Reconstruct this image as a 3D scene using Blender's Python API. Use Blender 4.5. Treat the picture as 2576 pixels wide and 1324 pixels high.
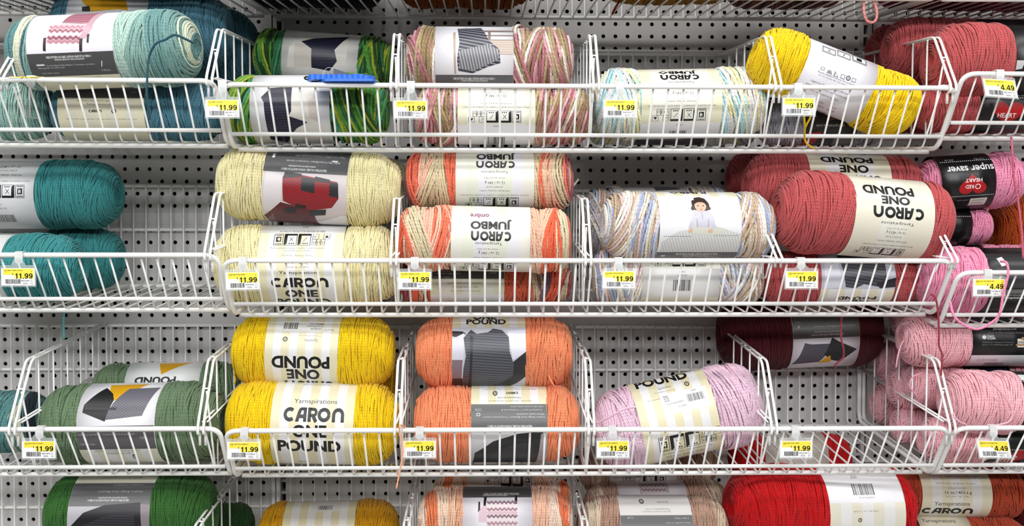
import bpy, math, random
import numpy as np
from mathutils import Matrix, Vector
from mathutils.geometry import tessellate_polygon

for o in list(bpy.data.objects):
    bpy.data.objects.remove(o)
SC = bpy.context.scene
COL = SC.collection
rnd = random.Random(7)
PI = math.pi

# ------------------------------------------------------------------ camera
FPX = 2500.0                      # focal length in pixels of the 2576 x 1324 frame
DIST = 2.0902                     # camera to pegboard
def _rot(rx, ry, rz):
    cx, sx, cy, sy, cz, sz = math.cos(rx), math.sin(rx), math.cos(ry), math.sin(ry), math.cos(rz), math.sin(rz)
    Rx = np.array([[1, 0, 0], [0, cx, -sx], [0, sx, cx]])
    Ry = np.array([[cy, 0, sy], [0, 1, 0], [-sy, 0, cy]])
    Rz = np.array([[cz, -sz, 0], [sz, cz, 0], [0, 0, 1]])
    return Rz @ Rx @ Ry
CR = _rot(4.75e-2, -2.55e-2, 1.6e-3)
def wv(r):
    return Vector((r[0], r[2], -r[1]))
right, down, fwd = wv(CR[0]), wv(CR[1]), wv(CR[2])
cam_data = bpy.data.cameras.new('camera')
cam = bpy.data.objects.new('camera', cam_data)
COL.objects.link(cam)
M = Matrix.Identity(4)
for i in range(3):
    M[i][0], M[i][1], M[i][2] = right[i], -down[i], -fwd[i]
M[1][3] = -DIST
cam.matrix_world = M
cam_data.sensor_width = 36.0
cam_data.lens = FPX / 2576.0 * 36.0
cam_data.clip_start = 0.05
SC.camera = cam

# ------------------------------------------------------------------ light and exposure
world = bpy.data.worlds.new('world')
SC.world = world
world.use_nodes = True
bg = world.node_tree.nodes['Background']
bg.inputs[0].default_value = (0.93, 0.97, 1.0, 1)
bg.inputs[1].default_value = 0.085
def area(name, loc, target, sx, sy, power, color=(1, 1, 1)):
    d = bpy.data.lights.new(name, 'AREA')
    d.shape = 'RECTANGLE'
    d.size, d.size_y, d.energy, d.color = sx, sy, power, color
    o = bpy.data.objects.new(name, d)
    COL.objects.link(o)
    o.location = loc
    o.rotation_euler = (Vector(target) - Vector(loc)).to_track_quat('-Z', 'Y').to_euler()
    return o
area('ceiling_tube_light', (0.0, -1.35, 1.95), (0.0, -0.6, -0.2), 5.5, 0.35, 72, (1, 0.985, 0.96))
area('ceiling_tube_light', (0.0, -3.3, 1.95), (0.0, -0.6, -0.2), 5.5, 0.35, 112, (0.98, 0.99, 1))
area('ceiling_tube_light', (0.0, -6.2, 1.95), (0.0, -0.6, -0.2), 7.0, 0.35, 230, (0.98, 0.99, 1))
SC.view_settings.view_transform = 'Standard'
SC.view_settings.look = 'None'
SC.view_settings.gamma = 1.0
SC.view_settings.use_curve_mapping = False
SC.view_settings.exposure = -0.28

# ------------------------------------------------------------------ helpers
def P(u, v, Y=0.0):
    """point on the plane of depth Y (0 = pegboard, negative = nearer) seen at photograph pixel u, v"""
    d = CR.T @ np.array([(u - 1288) / FPX, (v - 662) / FPX, 1.0])
    t = (DIST + Y) / d[2]
    return Vector((d[0] * t, -DIST + d[2] * t, -d[1] * t))
def px_per_m(p):
    return FPX / ((Vector(p) - Vector((0, -DIST, 0))).dot(fwd))
def hexc(h):
    h = h.lstrip('#')
    out = []
    for i in (0, 2, 4):
        c = int(h[i:i + 2], 16) / 255.0
        out.append(c / 12.92 if c <= 0.04045 else ((c + 0.055) / 1.055) ** 2.4)
    return tuple(out)

def paper(h):
    """printed paper never reaches full white"""
    return tuple(0.86 * c for c in hexc(h))

def new_mat(name):
    m = bpy.data.materials.new(name)
    m.use_nodes = True
    return m, m.node_tree, m.node_tree.nodes['Principled BSDF']
def plain(name, col, rough=0.5, spec=0.5, noise=0.0, nscale=60.0, metallic=0.0, coat=0.0):
    m, nt, b = new_mat(name)
    b.inputs['Base Color'].default_value = (*col, 1)
    b.inputs['Roughness'].default_value = rough
    b.inputs['Specular IOR Level'].default_value = spec
    b.inputs['Metallic'].default_value = metallic
    b.inputs['Coat Weight'].default_value = coat
    if noise:
        tc = nt.nodes.new('ShaderNodeTexCoord')
        n = nt.nodes.new('ShaderNodeTexNoise')
        n.inputs['Scale'].default_value = nscale
        mix = nt.nodes.new('ShaderNodeMix'); mix.data_type = 'RGBA'; mix.blend_type = 'MULTIPLY'
        mix.inputs[0].default_value = noise
        mix.inputs[6].default_value = (*col, 1)
        nt.links.new(tc.outputs['Object'], n.inputs['Vector'])
        nt.links.new(n.outputs['Color'], mix.inputs[7])
        mm = nt.nodes.new('ShaderNodeMix'); mm.data_type = 'RGBA'
        mm.inputs[0].default_value = noise
        mm.inputs[6].default_value = (*col, 1)
        nt.links.new(mix.outputs[2], mm.inputs[7])
        nt.links.new(mm.outputs[2], b.inputs['Base Color'])
    return m

def mesh_obj(name, verts, faces, mat, parent=None, smooth=True, col=None, uv=None, loc=None):
    """verts (n,3), faces either a list of lists or an (m,k) int array"""
    me = bpy.data.meshes.new(name)
    v = np.asarray(verts, dtype=np.float32)
    if isinstance(faces, np.ndarray):
        k = faces.shape[1]
        tot = np.full(len(faces), k, dtype=np.int32)
        loops = faces.astype(np.int32).ravel()
    else:
        tot = np.array([len(f) for f in faces], dtype=np.int32)
        loops = np.array([i for f in faces for i in f], dtype=np.int32)
    me.vertices.add(len(v)); me.vertices.foreach_set('co', v.ravel())
    me.loops.add(len(loops)); me.loops.foreach_set('vertex_index', loops)
    me.polygons.add(len(tot))
    me.polygons.foreach_set('loop_start', np.concatenate([[0], np.cumsum(tot)[:-1]]).astype(np.int32))
    me.polygons.foreach_set('loop_total', tot)
    me.polygons.foreach_set('use_smooth', np.full(len(tot), smooth))
    if col is not None:
        a = me.color_attributes.new('col', 'FLOAT_COLOR', 'POINT')
        c = np.ones((len(v), 4), dtype=np.float32); c[:, :3] = col
        a.data.foreach_set('color', c.ravel())
    if uv is not None:
        l = me.uv_layers.new(name='UVMap')
        l.data.foreach_set('uv', np.asarray(uv, dtype=np.float32).ravel())
    me.update(calc_edges=True)
    me.materials.append(mat)
    o = bpy.data.objects.new(name, me)
    COL.objects.link(o)
    if parent is not None:
        o.parent = parent
    if loc is not None:
        o.location = loc
    return o
def thing(name, label, cat, loc=(0, 0, 0), group=None):
    o = bpy.data.objects.new(name, None)
    o.empty_display_size = 0.02
    COL.objects.link(o)
    o.location = loc
    o['label'] = label; o['category'] = cat
    if group:
        o['group'] = group
    return o
def structure(o, label=None):
    o['kind'] = 'structure'
    if label:
        o['label'] = label
    return o

class MB:
    """collects shapes into one mesh"""
    def __init__(s):
        s.v, s.f, s.n = [], [], 0
    def add(s, verts, faces):
        s.v.extend(tuple(p) for p in verts)
        s.f.extend([i + s.n for i in f] for f in faces)
        s.n = len(s.v)
    def box(s, lo, hi):
        x0, y0, z0 = lo; x1, y1, z1 = hi
        s.add([(x0, y0, z0), (x1, y0, z0), (x1, y1, z0), (x0, y1, z0), (x0, y0, z1), (x1, y0, z1), (x1, y1, z1), (x0, y1, z1)],
              [(0, 3, 2, 1), (4, 5, 6, 7), (0, 1, 5, 4), (1, 2, 6, 5), (2, 3, 7, 6), (3, 0, 4, 7)])
    def tube(s, pts, r, sides=8, caps=True):
        pts = [Vector(p) for p in pts]
        n = len(pts)
        t0 = (pts[1] - pts[0]).normalized()
        ref = Vector((0, 0, 1)) if abs(t0.z) < 0.9 else Vector((1, 0, 0))
        nrm = t0.cross(ref).normalized()
        V = []
        for i in range(n):
            a = pts[max(i - 1, 0)]; b = pts[min(i + 1, n - 1)]
            t = (b - a).normalized()
            nrm = (nrm - t * nrm.dot(t)).normalized()
            bn = t.cross(nrm)
            rr = r[i] if isinstance(r, (list, tuple)) else r
            # keep the wall thickness constant through bends
            for k in range(sides):
                an = 2 * PI * k / sides
                V.append(pts[i] + (nrm * math.cos(an) + bn * math.sin(an)) * rr)
        F = []
        for i in range(n - 1):
            for k in range(sides):
                k2 = (k + 1) % sides
                F.append((i * sides + k, i * sides + k2, (i + 1) * sides + k2, (i + 1) * sides + k))
        if caps:
            F.append(tuple(range(sides - 1, -1, -1)))
            F.append(tuple((n - 1) * sides + k for k in range(sides)))
        s.add(V, F)
    def prism(s, poly, h0, h1, fn):
        """poly 2D list extruded between h0 and h1; fn(x, y, h) gives the point"""
        n = len(poly)
        V = [fn(x, y, h0) for x, y in poly] + [fn(x, y, h1) for x, y in poly]
        s.add(V, [tuple(range(n)), tuple(range(2 * n - 1, n - 1, -1))] + [(i, i + n, (i + 1) % n + n, (i + 1) % n) for i in range(n)])
    def obj(s, name, mat, parent=None, smooth=True, loc=None):
        return mesh_obj(name, s.v, s.f, mat, parent, smooth, loc=loc)

def fillet(pts, rad, seg=4):
    """rounds the corners of a polyline"""
    pts = [Vector(p) for p in pts]
    out = [pts[0]]
    for i in range(1, len(pts) - 1):
        a, b, c = pts[i - 1], pts[i], pts[i + 1]
        d1, d2 = (a - b), (c - b)
        l = min(rad, d1.length * 0.45, d2.length * 0.45)
        p, q = b + d1.normalized() * l, b + d2.normalized() * l
        for k in range(seg + 1):
            t = k / seg
            out.append(p * (1 - t) ** 2 + b * 2 * t * (1 - t) + q * t * t)
    out.append(pts[-1])
    return out
def smooth_path(pts, n=8):
    """Catmull-Rom through the points"""
    pts = [Vector(p) for p in pts]
    P0 = [pts[0] * 2 - pts[1]] + pts + [pts[-1] * 2 - pts[-2]]
    out = []
    for i in range(1, len(P0) - 2):
        a, b, c, d = P0[i - 1], P0[i], P0[i + 1], P0[i + 2]
        for k in range(n):
            t = k / n
            out.append(0.5 * ((2 * b) + (c - a) * t + (2 * a - 5 * b + 4 * c - d) * t * t + (3 * b - a - 3 * c + d) * t ** 3))
    out.append(pts[-1])
    return out

# ------------------------------------------------------------------ materials
WHITE_WIRE = plain('white_painted_wire', hexc('f0f0ee'), 0.28, 0.5, 0.12, 14)
PEG = plain('painted_pegboard', hexc('c9c7c6'), 0.5, 0.35, 0.10, 9)
STEEL = plain('painted_upright_steel', hexc('c4c2c0'), 0.45, 0.4, 0.12, 12)
DARK = plain('fixture_gap_shade', hexc('0b0a0a'), 0.9, 0.1)  # near-black colour standing in for the shade behind the holes
FLOORM = plain('vinyl_floor', hexc('b9b4ac'), 0.35, 0.4, 0.2, 4)
CARD = plain('price_card', hexc('f1f1f2'), 0.42, 0.4)
YELLOW = plain('price_card_yellow', hexc('f6e14c'), 0.42, 0.4)
INK = plain('black_ink', hexc('141313'), 0.45, 0.3)
CLIP = None
def translucent(name, col, alpha, rough):
    m, nt, b = new_mat(name)
    b.inputs['Base Color'].default_value = (*col, 1)
    b.inputs['Roughness'].default_value = rough
    b.inputs['Alpha'].default_value = alpha
    return m
CLIP = translucent('frosted_plastic', hexc('f2f2f2'), 0.62, 0.25)
CLEAR = translucent('clear_plastic', hexc('e6ecea'), 0.22, 0.08)
BLUE = plain('blue_plastic', hexc('2f6fd6'), 0.35, 0.5)
def print_material():
    m, nt, b = new_mat('printed_paper')
    a = nt.nodes.new('ShaderNodeVertexColor'); a.layer_name = 'col'
    nt.links.new(a.outputs['Color'], b.inputs['Base Color'])
    b.inputs['Roughness'].default_value = 0.36
    b.inputs['Specular IOR Level'].default_value = 0.45
    return m
PRINT = print_material()
def label_material():
    m, nt, b = new_mat('label_paper')
    a = nt.nodes.new('ShaderNodeVertexColor'); a.layer_name = 'col'
    nt.links.new(a.outputs['Color'], b.inputs['Base Color'])
    b.inputs['Roughness'].default_value = 0.33
    b.inputs['Specular IOR Level'].default_value = 0.5
    tc = nt.nodes.new('ShaderNodeTexCoord')
    n = nt.nodes.new('ShaderNodeTexNoise'); n.inputs['Scale'].default_value = 22
    bp = nt.nodes.new('ShaderNodeBump'); bp.inputs['Strength'].default_value = 0.12; bp.inputs['Distance'].default_value = 0.004
    nt.links.new(tc.outputs['Object'], n.inputs['Vector'])
    nt.links.new(n.outputs['Fac'], bp.inputs['Height'])
    nt.links.new(bp.outputs['Normal'], b.inputs['Normal'])
    return m
LABEL = label_material()
def yarn_material():
    """strand colour from the strand itself; twisted plies from the strand's own length and girth coordinates"""
    m, nt, b = new_mat('twisted_yarn')
    a = nt.nodes.new('ShaderNodeVertexColor'); a.layer_name = 'col'
    tc = nt.nodes.new('ShaderNodeUVMap'); tc.uv_map = 'UVMap'
    sep = nt.nodes.new('ShaderNodeSeparateXYZ')
    nt.links.new(tc.outputs['UV'], sep.inputs[0])
    ma = nt.nodes.new('ShaderNodeMath'); ma.operation = 'MULTIPLY_ADD'
    ma.inputs[1].default_value = 3.0
    nt.links.new(sep.outputs['Y'], ma.inputs[0]); nt.links.new(sep.outputs['X'], ma.inputs[2])
    mu = nt.nodes.new('ShaderNodeMath'); mu.operation = 'MULTIPLY'; mu.inputs[1].default_value = 2 * PI
    si = nt.nodes.new('ShaderNodeMath'); si.operation = 'SINE'
    nt.links.new(ma.outputs[0], mu.inputs[0]); nt.links.new(mu.outputs[0], si.inputs[0])
    bp = nt.nodes.new('ShaderNodeBump'); bp.inputs['Strength'].default_value = 0.6; bp.inputs['Distance'].default_value = 0.0007
    nt.links.new(si.outputs[0], bp.inputs['Height'])
    nt.links.new(bp.outputs['Normal'], b.inputs['Normal'])
    ob = nt.nodes.new('ShaderNodeTexCoord')
    n = nt.nodes.new('ShaderNodeTexNoise'); n.inputs['Scale'].default_value = 260; n.inputs['Detail'].default_value = 3
    nt.links.new(ob.outputs['Object'], n.inputs['Vector'])
    mr = nt.nodes.new('ShaderNodeMapRange'); mr.inputs[1].default_value = 0.3; mr.inputs[2].default_value = 0.7
    mr.inputs[3].default_value = 0.90; mr.inputs[4].default_value = 1.10
    nt.links.new(n.outputs['Fac'], mr.inputs[0])
    vm = nt.nodes.new('ShaderNodeVectorMath'); vm.operation = 'SCALE'
    nt.links.new(a.outputs['Color'], vm.inputs[0]); nt.links.new(mr.outputs[0], vm.inputs['Scale'])
    nt.links.new(vm.outputs[0], b.inputs['Base Color'])
    b.inputs['Roughness'].default_value = 0.8
    b.inputs['Specular IOR Level'].default_value = 0.15
    b.inputs['Sheen Weight'].default_value = 0.12
    b.inputs['Subsurface Weight'].default_value = 0.35
    b.inputs['Subsurface Radius'].default_value = (1.0, 0.8, 0.6)
    b.inputs['Subsurface Scale'].default_value = 0.0035
    return m
YARN = yarn_material()

# ------------------------------------------------------------------ the setting: pegboard, uprights, floor
PITCH = 0.0254
ROW0 = 0.4005                     # height of the topmost hole row in view
SEAM = 16                         # this row is a plain seam without holes
def pegboard(name, x_first, ncol, r0, r1, xa, xb):
    """real holes: every cell is a square ring round an open 12-gon, with a short tube behind it"""
    NS = 12
    rad = 0.0042
    h = PITCH / 2
    sq = []
    for k in range(NS):
        a = 2 * PI * k / NS + PI / NS
        c, s_ = math.cos(a), math.sin(a)
        m_ = max(abs(c), abs(s_))
        sq.append((c / m_ * h, s_ / m_ * h))
    ci = [(rad * math.cos(2 * PI * k / NS + PI / NS), rad * math.sin(2 * PI * k / NS + PI / NS)) for k in range(NS)]
    V, F = [], []
    def quad(x0, z0, x1, z1, y=0.0):
        n = len(V)
        V.extend([(x0, y, z0), (x1, y, z0), (x1, y, z1), (x0, y, z1)])
        F.append((n, n + 1, n + 2, n + 3))
    for r in range(r0, r1):
        zc = ROW0 - r * PITCH
        if r == SEAM:
            quad(xa, zc - h * 0.98 + 0.0, xb, zc + h * 0.98, -0.0006)
            quad(xa, zc - h, xb, zc - h * 0.98, 0.001)
            quad(xa, zc + h * 0.98, xb, zc + h, 0.001)
            continue
        for c in range(ncol):
            xc = x_first + c * PITCH
            n = len(V)
            # corners as extra points so the square is closed
            V.extend([(xc + x, 0, zc + z) for x, z in sq])
            V.extend([(xc + x, 0, zc + z) for x, z in ci])
            V.extend([(xc + x, 0.004, zc + z) for x, z in ci])
            V.extend([(xc + h, 0, zc + h), (xc - h, 0, zc + h), (xc - h, 0, zc - h), (xc + h, 0, zc - h)])
            for k in range(NS):
                k2 = (k + 1) % NS
                F.append((n + k, n + k2, n + NS + k2, n + NS + k))
                F.append((n + NS + k, n + NS + k2, n + 2 * NS + k2, n + 2 * NS + k))
            for k in range(NS):
                k2 = (k + 1) % NS
                x1, z1 = sq[k]; x2, z2 = sq[k2]
                if abs(x1 - x2) > 1e-6 and abs(z1 - z2) > 1e-6:
                    q = 0 if x1 + x2 > 0 and z1 + z2 > 0 else 1 if x1 + x2 < 0 and z1 + z2 > 0 else 2 if x1 + x2 < 0 else 3
                    F.append((n + k, n + 3 * NS + q, n + k2))
        ztop, zbot = zc + h, zc - h
        if x_first - h > xa:
            quad(xa, zbot, x_first - h, ztop)
        xe = x_first + (ncol - 1) * PITCH + h
        if xe < xb:
            quad(xe, zbot, xb, ztop)
    return structure(mesh_obj(name, V, F, PEG, smooth=False), 'pale grey steel pegboard back of the shelving')
XU1 = P(703, 90).x                # left upright
XU2 = P(2177, 90).x               # right upright
x_mid0 = 0.218 - 27 * PITCH
n_mid = 1
while x_mid0 < XU1 + 0.022: x_mid0 += PITCH
while x_mid0 + n_mid * PITCH < XU2 - 0.018: n_mid += 1
pegboard('wall_back', x_mid0, n_mid, -5, 46, XU1 + 0.012, XU2 - 0.010)
x_l = (0 - 38.1633) * PITCH + 0.218
while x_l + PITCH < XU1 - 0.02: x_l += PITCH
nl = 46
pegboard('wall_back_left', x_l - (nl - 1) * PITCH, nl, -5, 46, x_l - nl * PITCH, XU1 - 0.016)
x_r = P(2396, 374).x
while x_r - PITCH > XU2 + 0.02: x_r -= PITCH
pegboard('wall_back_right', x_r, 46, -5, 46, XU2 + 0.016, x_r + 46 * PITCH)
b = MB(); b.box((-2.2, 0.035, -1.35), (2.4, 0.045, 0.8))  # dark sheet added so the holes look into painted shade
structure(b.obj('wall_back_shade', DARK, smooth=False))
for xu, nm in ((XU1, 'trim_1'), (XU2, 'trim_2')):
    b = MB()
    w = 0.013
    zt, zb = 0.56, -1.3
    # slotted post: two side strips and bridges between the slots
    b.box((xu - w, -0.003, zb), (xu - 0.005, 0.02, zt))
    b.box((xu + 0.005, -0.003, zb), (xu + w, 0.02, zt))
    z = zb
    while z < zt:
        b.box((xu - 0.005, -0.002, z), (xu + 0.005, 0.02, z + 0.006))
        z += 0.0254
    structure(b.obj(nm, STEEL, smooth=False), 'slotted steel upright between the pegboard panels')
b = MB(); b.box((-5, -9, -1.36), (5, 0.03, -1.35))
structure(b.obj('floor', FLOORM, smooth=False))

# ------------------------------------------------------------------ wire baskets
Z_RAIL = {0: 0.484, 1: 0.2154, 2: -0.0750, 3: -0.3608, 4: -0.6480}
XL, XR = P(556, 230, -.43).x, P(2408, 230, -.43).x      # ends of the middle bay
BW = XR - XL
GAP = 0.010
FRONT = [(-0.430, 0.0), (-0.361, -0.097), (-0.020, -0.072), (-0.014, 0.127)]
def basket_parts(w):
    parts = {}
    hw = w / 2
    prof = FRONT
    # heavy outer rod: up the back, along the floor edge, up the slanted front, across the top and down again
    side = lambda x: [Vector((x, y, z)) for y, z in prof[::-1]]
    path = side(-hw) + side(hw)[::-1]
    b = MB(); b.tube(fillet(path, 0.022, 5), 0.0043, 8)
    parts['frame_rod'] = b
    def lerp(a, c, t): return a + (c - a) * t
    b = MB(); b.tube([(-hw + 0.004, -0.379, -0.077), (hw - 0.004, -0.379, -0.077)], 0.0036, 8); parts['lower_rail'] = b
    b = MB(); b.tube([(-hw + 0.004, -0.334, -0.1005), (hw - 0.004, -0.334, -0.1005)], 0.0042, 8)
    b.tube([(-hw + 0.004, -0.040, -0.0790), (hw - 0.004, -0.040, -0.0790)], 0.0042, 8); parts['floor_rail'] = b
    b = MB(); b.tube([(-hw, -0.010, 0.127), (hw, -0.010, 0.127)], 0.0036, 8)
    b.tube([(-hw, -0.010, 0.036), (hw, -0.010, 0.036)], 0.0036, 8); parts['back_rail'] = b
    b = MB()
    n = int(round(w / 0.0256)) - 1
    for i in range(1, n + 1):
        x = -hw + w * i / (n + 1)
        p = [(x, -0.427, 0.001), (x, -0.362 + 0.003, -0.0955), (x, -0.022, -0.0745), (x, -0.0155, 0.129)]
        b.tube(fillet(p, 0.010, 3), 0.0018, 6)
    parts['wire_grid'] = b
    return parts
BP = basket_parts(BW)
proto = None
ROWN = {0: 'topmost', 1: 'upper', 2: 'middle', 3: 'lower', 4: 'bottom'}
OFF = {}   # (row, bay) -> vertical offset of that basket against the middle bay
OFF.update({(1, -1): 0.006, (2, -1): 0.009, (3, -1): 0.004, (1, 1): 0.024, (2, 1): -0.020, (3, 1): 0.0})
def z_of(row, bay):
    return Z_RAIL[row] + OFF.get((row, bay), 0.0)
BAYW = {-1: 'left-hand', 0: 'centre', 1: 'right-hand'}
HOLDS = {
    (0, -1): 'white wire basket shelf along the top edge, leftmost of three',
    (0, 0): 'white wire basket shelf along the top edge above the rosewood and yellow skeins',
    (0, 1): 'white wire basket shelf along the top edge at the right corner',
    (1, -1): 'white wire basket holding blue and teal ombre skeins, at the top left',
    (1, 0): 'long white wire basket holding green, rosewood, rainbow and bright yellow skeins',
    (1, 1): 'white wire basket holding dusty rose skeins with red heart labels',
    (2, -1): 'half empty white wire basket holding three teal skeins',
    (2, 0): 'long white wire basket holding cream, coral ombre, seashell and rose skeins',
    (2, 1): 'white wire basket holding bright pink skeins with black labels',
    (3, -1): 'white wire basket holding sage green skeins',
    (3, 0): 'long white wire basket holding yellow, peach and pale pink skeins with an empty bin',
    (3, 1): 'white wire basket heaped with baby pink skeins',
    (4, -1): 'white wire basket below the sage skeins, holding a grass green skein',
    (4, 0): 'white wire basket along the bottom edge holding gold, tan and red skeins',
    (4, 1): 'white wire basket at the bottom right corner holding rust skeins'}
mesh_cache = {}
for row in range(5):
    for bay in (-1, 0, 1):
        xc = (XL + XR) / 2 + bay * (BW + GAP)
        t = thing('wire_basket', HOLDS[(row, bay)], 'wire basket', (xc, 0, z_of(row, bay)), 'white wire basket shelves on the pegboard')
        for k, bb in BP.items():
            if k in mesh_cache:
                o = bpy.data.objects.new(k, mesh_cache[k]); COL.objects.link(o); o.parent = t
            else:
                o = bb.obj(k, WHITE_WIRE, t); mesh_cache[k] = o.data

# ------------------------------------------------------------------ wire dividers
DIV = None
def divider(x, row, bay, label):
    global DIV
    t = thing('wire_divider', label, 'divider', (x, 0, z_of(row, bay)), 'wire bin dividers hooked over the basket rails')
    t.scale.z = 0.6 if x < -0.79 and row == 1 else 0.4 if 'under the gap' in label else 0.5 if 'bright pink' in label else 0.4 if 'tan and the red' in label else {1: 0.86, 2: 0.93, 3: 0.97, 4: 0.97}[row]
    if DIV is None:
        out = {}
        b = MB()
        for s in (-0.0047, 0.0047):
            pth = [(s, -0.4255, -0.030), (s, -0.4255, -0.0085), (s, -0.4385, -0.0085), (s, -0.4375, 0.006), (s, -0.371, 0.111), (s, -0.022, 0.138)]
            b.tube(fillet(pth, 0.010, 3), 0.0024, 7)
        for p in ((-0.40, 0.0645), (-0.35, 0.1126), (-0.24, 0.1211), (-0.12, 0.1304), (-0.03, 0.1374)):
            b.tube([(-0.005, p[0], p[1]), (0.005, p[0], p[1])], 0.0016, 6)
        out['outer_rods'] = b
        b = MB()
        for s in (-0.0040, 0.0040):
            b.tube([(s, -0.412, 0.008), (s, -0.022, 0.040)], 0.0017, 6)
        out['middle_rods'] = b
        b = MB()
        zf = lambda y: -0.0895 + (y + 0.36) * 0.0735
        ys = [-0.335, -0.275, -0.215, -0.155, -0.095]
        for y in ys:
            top = 0.111 + (y + 0.371) * 0.0774
            b.tube([(0, y, zf(y)), (0, y, top)], 0.0017, 6)
        pth = [(0, -0.400, 0.060), (0, -0.352, zf(-0.352)), (0, -0.022, zf(-0.022)), (0, -0.022, 0.137)]
        b.tube(fillet(pth, 0.012, 4), 0.0017, 6)
        out['upright_wires'] = b
        DIV = {}
        for k, bb in out.items():
            o = bb.obj(k, WHITE_WIRE, t); DIV[k] = o.data
    else:
        for k, me in DIV.items():
            o = bpy.data.objects.new(k, me); COL.objects.link(o); o.parent = t
def div_x(u, v): return P(u, v, -.437).x
for u, v, row, bay, lab in [
    (2, 215, 1, -1, 'wire divider beside the teal and cream ombre skein at the left edge'),
    (527, 215, 1, -1, 'wire divider between the blue skeins and the variegated green skeins'),
    (990, 230, 1, 0, 'wire divider between the green and the rosewood skeins'),
    (1500, 230, 1, 0, 'wire divider between the rosewood and the pastel rainbow skeins'),
    (1958, 230, 1, 0, 'wire divider beside the tilted bright yellow skein'),
    (2398, 225, 1, 0, 'wire divider in front of the dusty rose skeins'),
    (522, 655, 2, -1, 'wire divider at the end of the half empty teal bin'),
    (990, 672, 2, 0, 'wire divider between the cream and the coral ombre skeins'),
    (1480, 672, 2, 0, 'wire divider between the coral ombre and the seashell skeins'),
    (1962, 660, 2, 0, 'wire divider under the gap between the seashell and rose skeins'),
    (2402, 650, 2, 0, 'wire divider between the rose and the bright pink skeins'),
    (30, 1085, 3, -1, 'wire divider standing clear of the sage skein, rising before bare pegboard'),
    (505, 1085, 3, -1, 'wire divider between the sage and the yellow skeins'),
    (1000, 1090, 3, 0, 'wire divider between the yellow and the peach skeins'),
    (1488, 1090, 3, 0, 'wire divider between the peach and the pale pink skeins'),
    (1948, 1080, 3, 0, 'wire divider between the pale pink skein and the empty bin'),
    (2396, 1080, 3, 0, 'wire divider between the empty bin and the baby pink skeins'),
    (470, 1500, 4, -1, 'wire divider between the grass green and the gold skeins'),
    (1015, 1510, 4, 0, 'wire divider between the gold and the peach ombre skeins'),
    (1480, 1510, 4, 0, 'wire divider between the peach ombre and the tan skeins'),
    (1940, 1510, 4, 0, 'wire divider between the tan and the red skeins')]:
    divider(div_x(u, v), row, bay, lab)

# ------------------------------------------------------------------ lettering as flat outlines
_txt = {}
def text_tris(s, bold, small):
    key = (s, bold, small)
    if key in _txt:
        return _txt[key]
    cu = bpy.data.curves.new('t', 'FONT')
    cu.body = s
    cu.resolution_u = 1 if small else 3
    cu.offset = 0.042 if bold == 2 else 0.014 if bold else 0.0
    ob = bpy.data.objects.new('t', cu)
    me = bpy.data.meshes.new_from_object(ob)
    me.calc_loop_triangles()
    v = np.array([x.co[:2] for x in me.vertices], dtype=float)
    tr = np.array([t.vertices[:] for t in me.loop_triangles], dtype=int)
    bpy.data.objects.remove(ob); bpy.data.curves.remove(cu); bpy.data.meshes.remove(me)
    lo, hi = v.min(0), v.max(0)
    v = (v - lo) / (hi - lo)
    _txt[key] = v[tr]            # (n,3,2) in the unit box
    return _txt[key]
def ribbon(pts, th):
    """a thick stroke as triangles"""
    pts = [Vector((*p, 0)) for p in pts]
    L, Rr = [], []
    for i, p in enumerate(pts):
        a = pts[max(i - 1, 0)]; c = pts[min(i + 1, len(pts) - 1)]
        t = (c - a).normalized(); n = Vector((-t.y, t.x, 0)) * th / 2
        L.append((p + n)[:2]); Rr.append((p - n)[:2])
    out = []
    for i in range(len(pts) - 1):
        out += [(L[i], Rr[i], Rr[i + 1]), (L[i], Rr[i + 1], L[i + 1])]
    return out
def arc(cx, cy, rx, ry, a0, a1, n=14):
    return [(cx + rx * math.cos(math.radians(a0 + (a1 - a0) * i / n)), cy + ry * math.sin(math.radians(a0 + (a1 - a0) * i / n))) for i in range(n + 1)]
def poly_tris(poly):
    v = [Vector((x, y, 0)) for x, y in poly]
    return np.array([[poly[i] for i in t] for t in tessellate_polygon([v])], dtype=float)
def logo_tris():
    """the rounded five-letter yarn logo: C A R O n"""
    T, th = [], 0.27
    r = 0.5 - th / 2
    T += ribbon(arc(0.5, 0.5, r * 1.05, r, 48, 312, 20), th)
    x = 1.02                                                      # A: slanted left leg into an upright stem
    for q in ([(0, 0), (.30, 0), (.55, .78), (.72, .78), (.72, 1), (.5, 1), (.34, .93), (.22, .72)], [(.72, 0), (1.0, 0), (1.0, 1.0), (.72, 1.0)], [(.38, .24), (.72, .24), (.72, .50), (.46, .50)]):
        T += [tuple(map(tuple, t)) for t in poly_tris([(x - 0.06 + 0.92 * px_, py_) for px_, py_ in q])]
    x = 1.98
    T += ribbon([(x + th / 2, 0), (x + th / 2, 1.0)], th)
    T += ribbon([(x + th / 2, 0.88)] + arc(x + 0.48, 0.66, 0.2, 0.215, 90, -90, 8) + [(x + th / 2, 0.44)], th * 0.85)
    T += ribbon([(x + 0.40, 0.48), (x + 0.70, 0.0)], th)
    T += ribbon(arc(3.32, 0.5, r * 1.1, r, 0, 360, 26), th)
    x = 3.98
    T += ribbon([(x + th / 2, 0), (x + th / 2, 0.5)] + arc(x + 0.5, 0.5, 0.5 - th / 2, r, 180, 0, 14) + [(x + 1 - th / 2, 0)], th)
    a = np.array(T)
    lo, hi = a.reshape(-1, 2).min(0), a.reshape(-1, 2).max(0)
    return (a - lo) / (hi - lo)
LOGO = logo_tris()
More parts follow.
